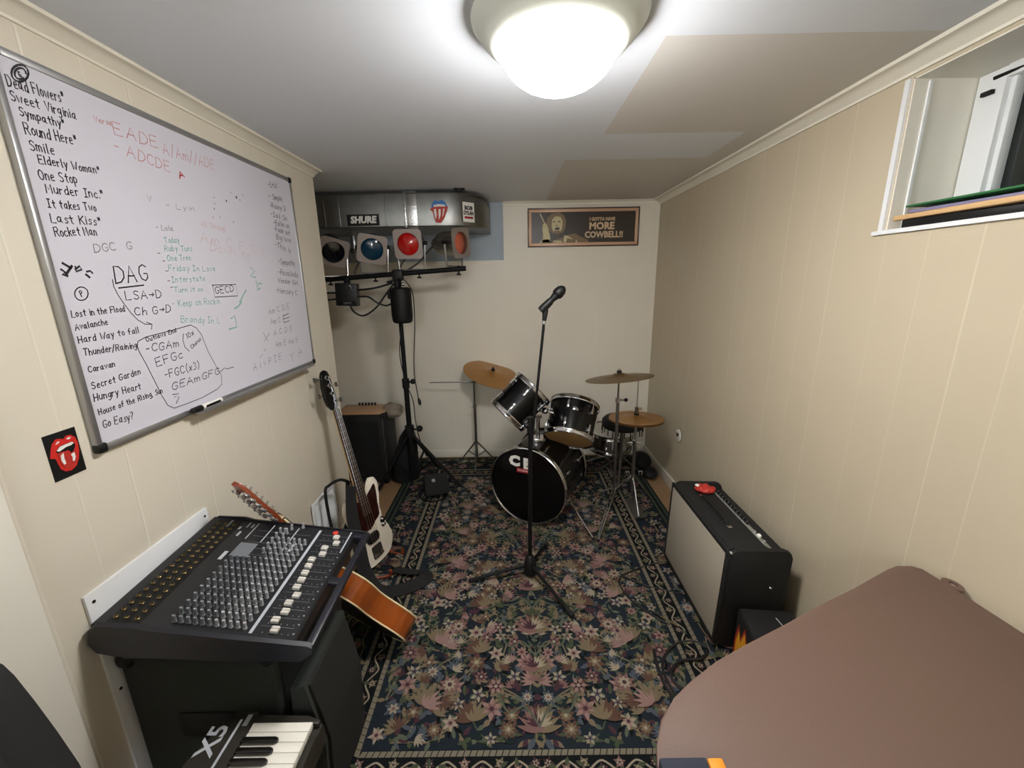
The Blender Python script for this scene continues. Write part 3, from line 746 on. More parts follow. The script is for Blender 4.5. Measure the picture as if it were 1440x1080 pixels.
W('ink_grey', '- Lyin', 1.3673, 1.7733, 1.4842, 1.7807, 0.017, w=0.002)
W('ink_grey', 'V', 1.2998, 1.78, 1.3142, 1.7786, 0.0202, w=0.002)
W('ink_green', 'Today', 1.3301, 1.6664, 1.3907, 1.6735, 0.0189, w=0.0028)
W('ink_green', 'Ruby Tues', 1.3238, 1.6432, 1.439, 1.6507, 0.0189, w=0.0028)
W('ink_green', 'One Tree', 1.3267, 1.6142, 1.4245, 1.6206, 0.0191, w=0.0028)
W('ink_green', 'Friday In Love', 1.3214, 1.5845, 1.5307, 1.5889, 0.0191, w=0.0028)
W('ink_green', 'Interstate', 1.3258, 1.5505, 1.4718, 1.5545, 0.0193, w=0.0028)
W('ink_green', 'Turn it on', 1.326, 1.5202, 1.4519, 1.5191, 0.0173, w=0.0028)
W('ink_green', '- Keep on Rockin', 1.3082, 1.4753, 1.5251, 1.4745, 0.0236, w=0.0028)
W('ink_green', 'Brandy In L', 1.3293, 1.4271, 1.5059, 1.4047, 0.0241, w=0.0028)
WL('ink_grey', [(1.2955, 1.6352), (1.3034, 1.6357)], w=0.003)
WL('ink_grey', [(1.3078, 1.6133), (1.3158, 1.6137)], w=0.003)
WL('ink_grey', [(1.3105, 1.5843), (1.3186, 1.5845)], w=0.003)
WL('ink_grey', [(1.3106, 1.5548), (1.3187, 1.5548)], w=0.003)
WL('ink_grey', [(1.3162, 1.5355), (1.3245, 1.5354)], w=0.003)
WL('ink_green', [(1.7387, 1.6071), (1.7636, 1.5938), (1.7286, 1.5709), (1.7662, 1.5683)], w=0.006)
WL('ink_green', [(1.7622, 1.5541), (1.7641, 1.5254), (1.7796, 1.5454), (1.7991, 1.5423)], w=0.006)
WL('ink_green', [(1.7617, 1.5168), (1.784, 1.5251)], w=0.006)
WL('ink_green', [(1.6341, 1.474), (1.6632, 1.5), (1.6863, 1.5185)], w=0.006)
WL('ink_green', [(1.5982, 1.4519), (1.6261, 1.4609), (1.6477, 1.476)], w=0.006)
WL('ink_green', [(1.568, 1.417), (1.591, 1.4257), (1.5916, 1.3825), (1.5455, 1.3796)], w=0.006)
BLK[0] = 'boxed four-chord note'
WL('ink', [(1.4992, 1.5399), (1.6313, 1.5411), (1.628, 1.4985), (1.502, 1.4981), (1.5027, 1.5399)], w=0.0028)
W('ink', 'GECD', 1.509, 1.5102, 1.6115, 1.515, 0.027, w=0.003)
BLK[0] = 'song list down the right edge'
W('ink', '-Still', 1.9612, 1.9512, 2.0373, 1.9605, 0.0242, w=0.0028)
W('ink', '- Simple', 1.9591, 1.9048, 2.0654, 1.9115, 0.0243, w=0.0028)
W('ink', '-Rainy D', 1.9538, 1.8662, 2.0852, 1.8714, 0.0244, w=0.0028)
W('ink', '-Sail On', 1.9493, 1.8304, 2.0854, 1.8275, 0.0245, w=0.0028)
W('ink', '-Rollin on', 1.9622, 1.7967, 2.0962, 1.7971, 0.0247, w=0.0028)
W('ink', '-Fade out', 1.9603, 1.7696, 2.0935, 1.7648, 0.0247, w=0.0028)
W('ink', 'Big love', 1.9685, 1.7372, 2.0909, 1.7322, 0.0249, w=0.0028)
W('ink', '-This is', 1.947, 1.702, 2.0768, 1.6825, 0.0279, w=0.0028)
W('ink', '-Sympathy', 1.9555, 1.6289, 2.1005, 1.6243, 0.0283, w=0.0028)
W('ink', '-Rosalinda', 1.9423, 1.5819, 2.1129, 1.5706, 0.0282, w=0.0028)
W('ink', 'Wonder Girl', 1.9267, 1.5476, 2.1022, 1.5331, 0.0249, w=0.0028)
W('ink', '-Mercury C', 1.9028, 1.5043, 2.0817, 1.4857, 0.0247, w=0.0028)
BLK[0] = 'chord rows at lower right'
W('ink_grey', 'Am C D E', 1.8156, 1.4133, 1.9909, 1.4261, 0.0269, w=0.0032)
W('ink_grey', 'Am C E', 1.8198, 1.3699, 1.9372, 1.371, 0.0271, w=0.0032)
W('ink_grey', 'A C D E', 1.8277, 1.319, 1.9876, 1.3221, 0.0274, w=0.0032)
W('ink_grey', 'Am E Am E', 1.8304, 1.2678, 2.0249, 1.2618, 0.0276, w=0.0032)
WL('ink', [(1.9264, 1.398), (1.9781, 1.4037)], w=0.003)
WL('ink', [(1.9219, 1.3822), (1.9798, 1.387)], w=0.003)
WL('ink', [(1.9234, 1.3658), (1.9752, 1.3707)], w=0.003)
WL('ink_grey', [(1.7529, 1.3408), (1.7786, 1.3008)], w=0.003)
WL('ink_grey', [(1.7982, 1.3321), (1.7481, 1.3052)], w=0.003)
WL('ink_grey', [(1.705, 1.2427), (1.7236, 1.2545)], w=0.003)
WL('ink_grey', [(1.7367, 1.2644), (1.755, 1.2736)], w=0.003)
W('ink_purple', 'A i v P I E', 1.6489, 1.2002, 1.8604, 1.2075, 0.0307, w=0.0032)
W('ink_purple', 'Y A', 1.9341, 1.1799, 2.0571, 1.1996, 0.0424, w=0.0032)
BLK[0] = 'scattered marker dots'
WL('ink', [(1.7219, 1.8677), (1.7241, 1.8651)], w=0.008)
WL('ink', [(1.6581, 1.844), (1.6601, 1.8414)], w=0.006)
WL('ink', [(1.7653, 1.8834), (1.7677, 1.8807)], w=0.003)
WL('ink', [(1.692, 1.8797), (1.6941, 1.8771)], w=0.003)
WL('ink', [(1.5938, 1.8446), (1.5957, 1.8421)], w=0.003)
WL('ink', [(1.5877, 1.8224), (1.5896, 1.8198)], w=0.003)
WL('ink', [(1.583, 1.8051), (1.5848, 1.8025)], w=0.004)
WL('ink', [(1.5673, 1.7745), (1.5691, 1.7719)], w=0.003)
WL('ink', [(1.6056, 1.7798), (1.6075, 1.7771)], w=0.003)
WL('ink', [(1.6787, 1.7722), (1.6808, 1.7694)], w=0.003)
WL('ink', [(1.5961, 1.8261), (1.5979, 1.8236)], w=0.002)
WL('ink', [(1.7415, 1.861), (1.7438, 1.8583)], w=0.003)
NAMES = {'ink': 'black handwriting', 'ink_grey': 'faded grey handwriting', 'ink_red': 'red handwriting', 'ink_redlight': 'half-wiped red handwriting', 'ink_redbold': 'bold red letter', 'ink_green': 'faded green handwriting', 'ink_purple': 'purple scrawl'}
for (b_, k), mb in inks.items(): mb.build('handwriting', board, NAMES[k] + ', ' + b_, recalc=False)

# marker pen on the tray
px, py, pz = XL + 0.036, 1.33, BZ0 + 0.0175
t = thing('marker_pen', (px, py, pz), 'white whiteboard marker with black cap lying on the whiteboard tray', 'marker')
MB().cyl((px, py - 0.02, pz), (px, py + 0.075, pz), 0.0085, m='paper').box((px + 0.0015, py + 0.028, pz), (0.015, 0.07, 0.008), 'black').build('barrel', t)
MB().tube([(px, py - 0.062, pz), (px, py - 0.058, pz), (px, py - 0.02, pz)], [0.006, 0.0092, 0.0096], 'black', 12).build('cap', t)

# ---------------------------------------------------------------- tongue stickers
def tongue(mb, X, s, lip, tng, hi, dk, lift=0.0006):
    """open red lips with a tongue hanging out; s = half the height"""
    def pg(pts, m, k): mb.prism([(p[0] * s, p[1] * s) for p in pts], X @ Matrix.Translation((0, 0, lift * k)), lift, m)
    pg([(-.62, .40), (-.5, .66), (-.28, .84), (-.08, .80), (.04, .72), (.2, .84), (.42, .82), (.6, .62), (.66, .3), (.62, -.1), (.5, -.5), (.3, -.82), (.02, -.95), (-.24, -.9), (-.42, -.7), (-.48, -.4), (-.52, -.1), (-.74, .0), (-.68, .2)], lip, 1)
    pg([(-.44, .22), (-.25, .42), (.0, .46), (.3, .46), (.48, .4), (.5, .2), (.38, .02), (.25, -.1), (.12, .1), (-.1, .12), (-.3, .1)], dk, 2)
    pg([(-.4, .26), (-.22, .42), (.05, .44), (.34, .46), (.46, .38), (.3, .3), (.05, .3), (-.15, .24), (-.3, .2)], hi, 3)
    pg([(-.42, .1), (-.2, .14), (.02, .1), (.12, -.06), (.3, -.06), (.42, .06), (.44, -.3), (.3, -.66), (.04, -.84), (-.2, -.78), (-.36, -.5)], tng, 3)
    pg([(-.3, -.02), (-.14, .06), (-.18, -.2), (-.16, -.5), (-.26, -.52), (-.33, -.3)], hi, 4)
    pg([(.16, -.16), (.34, -.1), (.34, -.36), (.24, -.54), (.16, -.5), (.2, -.3)], hi, 4)
    pg([(-.36, .58), (-.26, .7), (-.14, .7), (-.22, .6)], hi, 2)
    pg([(.16, .68), (.28, .74), (.42, .7), (.3, .62)], hi, 2)
X = Matrix(((0, 0, 1, XL), (1, 0, 0, 0.915), (0, 1, 0, 1.156), (0, 0, 0, 1)))
mb = MB().box((XL + 0.0008, 0.915, 1.156), (0.0016, 0.072, 0.112), 'black')
tongue(mb, X @ Matrix.Translation((0.002, 0.002, 0.0012)), 0.047, 'red', 'redprint', 'paper', 'black')
one(mb, 'sticker', 'black card sticker of red lips and tongue on the left paneled wall', 'sticker')

# white cover panel and vent on the left wall
t = thing('cover_panel', (XL, 1.07, 0.5), 'white rectangular cover sheet screwed low on the left wall behind the mixer', 'panel')
MB().box((XL + 0.004, 1.068, 0.42), (0.008, 0.42, 0.76), 'white', bev=0.001).build('sheet', t)
for y, z in ((0.875, 0.775), (1.262, 0.775), (0.875, 0.5), (1.262, 0.5)):
    MB().cyl((XL + 0.008, y, z), (XL + 0.010, y, z), 0.004, m='blackmetal', n=10).build('screw', t)
t = thing('vent_grille', (XL, 2.06, 0.27), 'white metal air vent grille low on the left wall beside the white bass', 'vent')
mb = MB()
for y0, y1, z0, z1 in ((1.93, 1.955, 0.13, 0.42), (2.175, 2.20, 0.13, 0.42), (1.955, 2.175, 0.13, 0.155), (1.955, 2.175, 0.395, 0.42)):
    mb.box((XL + 0.0125, (y0 + y1) / 2, (z0 + z1) / 2), (0.009, y1 - y0, z1 - z0), 'white', bev=0.002)
mb.build('vent_frame', t)
mb = MB().box((XL + 0.009, 2.065, 0.275), (0.002, 0.22, 0.24), 'soffit').box((XL + 0.013, 2.065, 0.275), (0.006, 0.008, 0.24), 'white')
Rv = Matrix.Rotation(0.6, 3, 'Y')
for k in range(16): mb.box((XL + 0.0125, 2.065, 0.165 + k * 0.0147), (0.009, 0.22, 0.002), 'white', R=Rv)
mb.build('louvres', t)

# round wall jack on the right wall
t = thing('wall_jack', (XR, 2.76, 0.452), 'small round phone jack plate on the right wall above the baseboard', 'socket')
X = zframe((XR, 2.76, 0.452), (-1, 0, 0))
MB().lathe([(0.046, 0), (0.046, 0.004), (0.04, 0.008), (0.0, 0.009)], X, 'casing', 32, True, False).build('plate', t)
MB().lathe([(0.05, 0), (0.05, 0.002), (0.046, 0.002), (0.046, 0)], X, 'blackmetal', 32, False, False).build('rim', t, 'dark rim')
MB().box((XR - 0.009, 2.765, 0.455), (0.004, 0.034, 0.022), 'black').build('jack_opening', t, 'black jack opening')

# ---------------------------------------------------------------- framed banner on the back wall
px0, px1, pz0, pz1 = 0.133, 1.008, 1.79, 2.078
pc, ph = (px0 + px1) / 2, (pz0 + pz1) / 2
t = thing('framed_poster', (pc, YB, ph), 'wide framed sepia poster with cowbell slogan on the back wall', 'poster')
X = Matrix(((1, 0, 0, pc), (0, 0, -1, YB), (0, 1, 0, ph), (0, 0, 0, 1)))
Wd, Hd = px1 - px0, pz1 - pz0
mb = MB(X)
for c, s in (((0, Hd / 2 - 0.004, 0.010), (Wd, 0.008, 0.02)), ((0, -Hd / 2 + 0.004, 0.010), (Wd, 0.008, 0.02)), ((-Wd / 2 + 0.004, 0, 0.010), (0.008, Hd - 0.016, 0.02)), ((Wd / 2 - 0.004, 0, 0.010), (0.008, Hd - 0.016, 0.02))):
    mb.box(c, s, 'darkwood', bev=0.002)
for c, s in (((0, Hd / 2 - 0.019, 0.009), (Wd - 0.016, 0.022, 0.016)), ((0, -Hd / 2 + 0.019, 0.009), (Wd - 0.016, 0.022, 0.016)), ((-Wd / 2 + 0.019, 0, 0.009), (0.022, Hd - 0.06, 0.016)), ((Wd / 2 - 0.019, 0, 0.009), (0.022, Hd - 0.06, 0.016))):
    mb.box(c, s, 'copperframe', bev=0.002)
mb.build('frame', t)
mb = MB(X)
mb.box((0, 0, 0.005), (Wd - 0.058, Hd - 0.058, 0.006), 'poster_dark')
def pp(pts, m, k): mb.prism(pts, Matrix.Translation((0, 0, 0.0078 + 0.0004 * k)), 0.0004, m)
# a shouting man holding up a drumstick, simplified to flat print shapes
pp([(-.215, -.114), (-.21, -.085), (-.16, -.075), (-.10, -.05), (-.06, -.045), (-.02, -.07), (.03, -.09), (.05, -.114)], 'poster_mid', 0)
pp([(-.29, .03), (-.285, .07), (-.25, .105), (-.19, .112), (-.15, .09), (-.135, .05), (-.14, .0), (-.16, -.04), (-.24, -.045), (-.28, -.01)], 'poster_mid', 1)
pp([(-.25, .01), (-.245, .06), (-.22, .085), (-.18, .08), (-.162, .05), (-.165, 0), (-.18, -.03), (-.21, -.045), (-.238, -.025)], 'poster_light', 2)
pp([(-.24, .045), (-.222, .05), (-.222, .042), (-.238, .038)], 'poster_dark', 3)
pp([(-.2, .048), (-.178, .05), (-.18, .042), (-.198, .04)], 'poster_dark', 3)
pp([(-.216, .02), (-.2, .02), (-.2, .012), (-.216, .01)], 'poster_mid', 3)
pp([(-.225, -.002), (-.19, .004), (-.185, -.012), (-.205, -.02), (-.222, -.015)], 'poster_dark', 3)
pp([(-.232, -.02), (-.21, -.026), (-.19, -.02), (-.178, -.03), (-.195, -.05), (-.225, -.045)], 'poster_mid', 3)
pp([(-.345, .105), (-.337, .108), (-.297, .03), (-.305, .026)], 'poster_light', 1)
pp([(-.318, .03), (-.292, .034), (-.278, .0), (-.262, -.06), (-.258, -.11), (-.325, -.11), (-.315, -.06), (-.322, -.01)], 'poster_light', 2)
pp([(-.345, -.112), (-.33, -.09), (-.27, -.085), (-.255, -.112)], 'poster_light', 2)
pp([(-.24, -.112), (-.235, -.095), (-.17, -.098), (-.168, -.112)], 'poster_light', 2)
pp([(-.155, -.112), (-.15, -.06), (-.12, -.06), (-.075, -.09), (-.1, -.085), (-.125, -.08), (-.135, -.112)], 'poster_light', 2)
pp([(-.06, -.112), (-.055, -.09), (-.04, -.112)], 'poster_light', 2)
mb.build('print', t)
mb = MB(X)
mb.text('I GOTTA HAVE', Matrix.Translation((.148, .058, .0085)), 0.034, 'poster_text', bold=0.0012, sx=0.88)
mb.text('MORE', Matrix.Translation((.145, .006, .0085)), 0.072, 'poster_text', bold=0.0028, sx=1.02)
mb.text('COWBELL!!', Matrix.Translation((.165, -.058, .0085)), 0.064, 'poster_text', bold=0.0022, sx=0.92)
mb.build('lettering', t, 'tan block lettering')

# ---------------------------------------------------------------- sheet-metal duct with stickers
DZ0, DZ1, DYF = 1.895, 2.112, 2.95
t = thing('air_duct', (-1.1, 3.15, DZ0), 'galvanised sheet metal air duct hung under the ceiling in the alcove', 'duct')
mb = MB()
out = [(-1.94, DYF), (-0.46, DYF), (-0.36, DYF + 0.015), (-0.27, DYF + 0.07), (-0.205, DYF + 0.16), (-0.165, DYF + 0.28), (-0.16, YB - 0.01), (-1.94, YB - 0.01)]
mb.prism(out, Matrix.Translation((0, 0, DZ0)), DZ1 - DZ0, 'sheet', bev=0.004)
mb.build('duct_body', t, ang=25)
mb = MB()
mb.box((-0.655, DYF - 0.002, (DZ0 + DZ1) / 2), (0.065, 0.004, DZ1 - DZ0 + 0.012), 'foil', bev=0.001).box((-0.70, DYF - 0.004, (DZ0 + DZ1) / 2), (0.012, 0.01, DZ1 - DZ0 + 0.01), 'foil', bev=0.002)
mb.build('foil_tape', t, 'shiny foil tape over the joint')
for x in (-0.83, -1.14, -1.24, -1.38): MB().box((x, DYF - 0.003, (DZ0 + DZ1) / 2), (0.008, 0.007, DZ1 - DZ0), 'sheet', bev=0.002).build('seam', t)
pr = [(x, y - 0.004) for x, y in out[1:6]]
mb = MB()
for zz_ in (DZ0 + 0.004, DZ1 - 0.006): mb.tube([(-1.9, DYF - 0.003, zz_)] + [(x + (0.004 if k > 1 else 0), y, zz_) for k, (x, y) in enumerate(pr)], 0.005, 'sheet', 6)
mb.build('flange', t)
for nm_x, hy in ((-1.36, 2.95), (-0.335, 2.965)):
    h = MB().box((nm_x, hy - 0.012, (DZ1 + ZC) / 2), (0.028, 0.02, ZC - DZ1), 'blackmetal', bev=0.002).box((nm_x, hy - 0.012, ZC - 0.004), (0.07, 0.035, 0.008), 'blackmetal', bev=0.002)
    h.build('hanger_bracket', t, 'black hanger bracket')
def faceX(x, z, y=DYF, rz=0.0):
    return Matrix.Translation((x, y, z)) @ Matrix.Rotation(rz, 4, 'Z') @ Matrix(((1, 0, 0, 0), (0, 0, -1, 0), (0, 1, 0, 0), (0, 0, 0, 1)))
X = faceX(-0.985, 1.945, DYF - 0.0005)
mb = MB(X).box((0, 0, 0.0008), (0.215, 0.072, 0.0016), 'black').text('SHURE', Matrix.Translation((0, 0, 0.0018)), 0.058, 'paper', bold=0.003, sx=0.98, shear=0.12)
one(mb, 'sticker', 'black rectangular sticker with white brand lettering on the duct', 'sticker')
X = faceX(-0.475, 1.995, DYF - 0.001)
mb = MB(X)
mb.prism([(p[0] * 0.082, p[1] * 0.082) for p in [(-.62, .3), (-.5, .6), (-.28, .8), (0, .7), (.25, .82), (.55, .64), (.7, .3), (.5, .1), (0, .1), (-.5, .1)]], Matrix.Translation((0, 0, 0.0002)), 0.0012, 'blueprint')
mb.prism([(p[0] * 0.082, p[1] * 0.082) for p in [(-.75, .12), (-.4, .3), (0, .34), (.4, .32), (.75, .3), (.62, -.1), (.4, -.6), (.1, -.95), (-.3, -.9), (-.45, -.5), (-.5, -.1)]], Matrix.Translation((0, 0, 0.001)), 0.0012, 'redprint')
for q, mm in (([(-.45, .42), (0, .5), (.5, .44), (.52, .3), (0, .32), (-.4, .28)], 'paper'), ([(-.42, .1), (-.25, .16), (-.2, -.3), (-.3, -.66), (-.38, -.4)], 'paper'), ([(-.02, .12), (.14, .12), (.12, -.3), (-.02, -.7), (-.06, -.3)], 'paper'), ([(.34, .14), (.46, .16), (.36, -.3), (.22, -.5), (.3, -.2)], 'paper')):
    mb.prism([(p[0] * 0.082, p[1] * 0.082) for p in q], Matrix.Translation((0, 0, 0.002)), 0.0008, mm)
one(mb, 'sticker', 'blue and red tongue sticker on the bright duct face', 'sticker')
X = faceX(-0.285, 1.99, DYF + 0.054, 0.72)
mb = MB(X).box((0, 0, 0.0008), (0.095, 0.125, 0.0016), 'paper').text('BOB', Matrix.Translation((0, .026, .0018)), 0.034, 'black', bold=0.0016).text('DYLAN', Matrix.Translation((0, -.006, .0018)), 0.034, 'black', bold=0.0016, sx=0.72).box((0, -.034, .0018), (0.07, 0.014, 0.0008), 'darkred')
one(mb, 'sticker', 'small white square sticker with black and red print on the duct end', 'sticker')
# pipe fitting behind the lights
t = thing('pipe_fitting', (-1.23, 3.40, 1.80), 'short steel pipe fitting under the duct behind the stage lights', 'pipe')
MB().cyl((-1.23, 3.42, 1.72), (-1.23, 3.42, 1.90), 0.026, m='steel', n=20).build('pipe', t)
MB().cyl((-1.23, 3.42, 1.765), (-1.23, 3.42, 1.80), 0.036, m='dullsteel', n=8).build('coupling', t)

# ---------------------------------------------------------------- folders stacked on the window ledge
def slab(name, label, cat, c, size, m, rz, rx=0.0, pages=None, group='folders and binders on the window ledge'):
    Rm = Matrix.Translation(V(c)) @ Matrix.Rotation(rz, 4, 'Z') @ Matrix.Rotation(rx, 4, 'X')
    if not pages:
        return one(MB(Rm).box((0, 0, 0), size, m, bev=min(size[2] * 0.4, 0.003)), name, label, cat, group)
    t_ = thing(name, V(c), label, cat, group)
    mb = MB(Rm)
    mb.box((0, 0, -size[2] / 2 + 0.0015), (size[0], size[1], 0.003), m).box((0, 0, size[2] / 2 - 0.0015), (size[0], size[1], 0.003), m).box((0, size[1] / 2 - 0.0015, 0), (size[0], 0.003, size[2] - 0.006), m)
    mb.build('cover', t_)
    MB(Rm).box((0.002, -0.002, 0), (size[0] - 0.012, size[1] - 0.014, size[2] - 0.006), pages).build('pages', t_)
    return t_
zb = NZ0 + 0.003
slab('binder', 'black ring binder at the bottom of the stack on the window ledge', 'binder', (1.292, 1.15, zb + 0.012), (0.22, 0.36, 0.022), 'black', 0.03)
slab('folder', 'manila folder lying on the black binder on the window ledge', 'folder', (1.285, 1.175, zb + 0.0315), (0.23, 0.36, 0.014), 'manila', -0.03)
slab('folder', 'lilac folder second from top of the window ledge stack', 'folder', (1.30, 1.16, zb + 0.0445), (0.22, 0.32, 0.010), 'lilac', 0.06)
slab('folder', 'dull pink folder sandwiched in the window ledge stack', 'folder', (1.33, 1.0, zb + 0.0535), (0.2, 0.26, 0.006), 'pink', -0.08)
slab('folder', 'green folder on top of the stack on the window ledge', 'folder', (1.305, 1.13, zb + 0.061), (0.24, 0.40, 0.006), 'green', 0.04)
slab('paper_stack', 'loose white papers lying on the green folder by the window', 'papers', (1.28, 0.93, zb + 0.067), (0.15, 0.2, 0.005), 'paper', -0.15)
# ---------------------------------------------------------------- acoustic guitar leaning in the corner
def interp(u, U, Wv):
    for k in range(len(U) - 1):
        if u <= U[k + 1]: return Wv[k] + (Wv[k + 1] - Wv[k]) * (u - U[k]) / (U[k + 1] - U[k])
    return Wv[-1]
GE, GD, GN, GS = V((-0.552, 1.600, 0.052)), V((-0.355, -0.37, 0.859)), V((0.405, 0.767, 0.498)), 0.947
X = zframe(GE, GN); X = frame(GE, GD, GN.cross(GD)) @ Matrix.Scale(GS, 4)
t = thing('acoustic_guitar', GE, 'amber sunburst twelve-string acoustic guitar leaning behind the mixer', 'guitar')
GU = [0, .006, .02, .045, .08, .12, .16, .20, .24, .28, .32, .36, .40, .44, .468, .483, .49]
GWD = [0, .055, .105, .15, .184, .199, .198, .186, .162, .140, .134, .141, .147, .138, .107, .06, .03]
us = [.49 * (0.5 - 0.5 * math.cos(PI * k / 60)) for k in range(61)]
outl = [(u, interp(u, GU, GWD)) for u in us] + [(u, -interp(u, GU, GWD)) for u in reversed(us[:-1])]
outl = outl[:-1]
def shrink(pts, q, c=(.22, 0)): return [(c[0] + (p[0] - c[0]) * q, c[1] + (p[1] - c[1]) * q) for p in pts]
mb = MB(X)
mb.loft([[(p[0], p[1], z) for p in outl] for z in (-.098, -.002)], 'amber', False, False)
mb.build('rim', t, 'amber lacquered side', ang=60)
mb = MB(X); mb.prism(shrink(outl, .992), Matrix.Translation((0, 0, -.0985)), 0.003, 'darkwood'); mb.build('back_plate', t)
mb = MB(X); mb.prism(shrink(outl, .992), Matrix.Translation((0, 0, -.004)), 0.004, 'amber')
mb.lathe([(.05, .0002), (.05, .001), (.0, .001)], Matrix.Translation((.335, 0, 0)), 'black', 32, True, False)
mb.lathe([(.06, .0002), (.06, .0008), (.051, .0008), (.051, .0002)], Matrix.Translation((.335, 0, 0)), 'cream', 32, False, False)
mb.build('soundboard', t)
mb = MB(X)
for z in (-.097, -.003): mb.tube([(p[0], p[1], z) for p in shrink(outl, 1.004)] + [(outl[0][0], outl[0][1], z)], 0.0036, 'cream', 6)
mb.build('binding', t, 'cream edge binding')
mb = MB(X).box((.16, 0, .006), (.03, .17, .01), 'rosewood', bev=.003); mb.build('bridge', t)
mb = MB(X)
prof = [(.47, .028, -.06), (.50, .028, -.028), (.6, .026, -.024), (.84, .023, -.02)]
mb.loft([[(u, wd * math.cos(PI + PI * k / 8), dp * math.sin(PI * k / 8)) for k in range(9)] for u, wd, dp in prof], 'mahogany'); mb.build('neck', t)
mb = MB(X).prism([(.40, -.029), (.845, -.0235), (.845, .0235), (.40, .029)], Matrix.Translation((0, 0, .0004)), .006, 'rosewood')
mb.box((.845, 0, .005), (.005, .047, .01), 'cream').box((.64, .0265, .003), (.40, .002, .006), 'cream').box((.64, -.0265, .003), (.40, .002, .006), 'cream')
mb.build('fingerboard', t)
Xh = X @ Matrix.Translation((.845, 0, 0)) @ Matrix.Rotation(-0.03, 4, 'Y')
mb = MB(Xh).prism([(0, -.024), (.03, -.036), (.19, -.034), (.215, -.02), (.205, 0), (.215, .02), (.19, .034), (.03, .036), (0, .024)], Matrix.Translation((0, 0, -.016)), .015, 'mahogany', bev=.002)
hs = mb.build('headstock', t, 'reddish-brown headstock')
for sg in (1, -1):
    for k in range(6):
        u = .035 + k * .028
        mb = MB(Xh).cyl((u, sg * .022, -.02), (u, sg * .022, .012), .0035, m='chrome', n=8).box((u, sg * .027, -.021), (.02, .016, .012), 'chrome', bev=.003)
        mb.cyl((u, sg * .035, -.021), (u, sg * .05, -.021), .0025, m='chrome', n=6).sphere((u, sg * .056, -.021), .009, 'chrome', (1, .75, .55), 10, 6)
        mb.build('tuner', hs, 'chrome tuner')
mb = MB(X)
for k in range(12):
    y = -.02 + .04 * (k // 2) / 5 + (.0015 if k % 2 else -.0015)
    mb.tube([(.165, y * 1.3, .012), (.845, y, .011), (.87 + (k // 2) * .01, y * 1.1, .004)], .0005, 'steel', 4)
mb.build('strings', t)

# ---------------------------------------------------------------- white electric bass on a stand
BE = V((-0.765, 1.98, 0.045)); BD = V((-0.253, 0.17, 1.043)).normalized(); BN = V((0.93, -0.28, 0.0)); BN = (BN - BD * BN.dot(BD)).normalized()
X = frame(BE, BD, BN.cross(BD))
t = thing('bass_guitar', BE, 'white electric bass with tortoiseshell pickguard standing against the left wall', 'bass guitar')
# y < 0 is the side away from the camera
body = [(0, .0), (.004, .07), (.03, .125), (.08, .152), (.13, .15), (.19, .125), (.245, .115), (.29, .122), (.33, .125), (.36, .118), (.385, .105), (.385, .09), (.38, .07), (.355, .045), (.345, .03),
        (.345, -.03), (.36, -.05), (.38, -.075), (.415, -.10), (.44, -.12), (.437, -.14), (.41, -.152), (.36, -.15), (.30, -.125), (.24, -.11), (.18, -.125), (.12, -.155), (.07, -.158), (.03, -.13), (.005, -.075)]
body = [(p.x, p.y) for p in spline([(a, b, 0) for a, b in body + [body[0]]], 3)][:-1]
MB(X).prism(body, Matrix.Translation((0, 0, -.02)), .038, 'ivory', bev=.006).build('body', t)
pg = [(.36, .035), (.365, .085), (.36, .10), (.33, .108), (.29, .112), (.24, .095), (.20, .06), (.19, .0), (.215, -.05), (.235, -.095), (.30, -.105), (.36, -.12), (.405, -.12), (.39, -.085), (.37, -.045), (.36, -.03)]
pg = [(p.x, p.y) for p in spline([(a, b, 0) for a, b in pg + [pg[0]]], 2)][:-1]
MB(X).prism(pg, Matrix.Translation((0, 0, .0182)), .0025, 'tort').build('pickguard', t, 'tortoiseshell pickguard')
mb = MB(X).prism(rrect(.05, .10, .02), Matrix.Translation((.145, .01, .0182)), .012, 'black', bev=.002); mb.build('pickup', t, 'black pickup')
MB(X).prism(rrect(.07, .08, .012), Matrix.Translation((.062, .0, .0182)), .004, 'dullsteel').box((.045, 0, .026), (.02, .07, .01), 'chrome', bev=.002).build('bridge', t, 'metal bridge')
mb = MB(X).prism(rrect(.06, .035, .015), Matrix.Translation((.185, -.10, .019)), .004, 'chrome')
for k in range(2): mb.cyl((.17 + k * .03, -.10, .02), (.17 + k * .03, -.10, .036), .008, m='chrome', n=14)
mb.build('control_plate', t, 'chrome control plate with knobs')
mb = MB(X)
mb.loft([[(u, wd * math.cos(PI + PI * k / 8), .017 - .0 + dp * math.sin(PI * k / 8) * 1.0) for k in range(9)] for u, wd, dp in ((.34, .031, -.02), (.5, .029, -.02), (.87, .021, -.017))], 'maple'); mb.build('neck', t, 'maple neck')
mb = MB(X).prism([(.27, -.032), (.872, -.0215), (.872, .0215), (.27, .032)], Matrix.Translation((0, 0, .0172)), .006, 'rosewood')
for k in range(19):
    u = .872 - .80 * (1 - 2 ** (-(k + 1) / 12)); wd = .0215 + (.872 - u) / .602 * .0105
    mb.box((u, 0, .0236), (.0018, wd * 1.96, .0012), 'steel')
mb.build('fingerboard', t)
hd = [(.872, -.0215), (.895, -.03), (.925, -.034), (.97, -.032), (1.01, -.030), (1.05, -.032), (1.08, -.022), (1.088, 0), (1.08, .02), (1.06, .032), (1.0, .045), (.94, .05), (.90, .044), (.885, .026), (.872, .0215)]
MB(X).prism(hd, Matrix.Translation((0, 0, .002)), .014, 'blackgloss', bev=.002).build('headstock', t, 'black headstock'); bhs = bpy.data.objects['headstock.001']
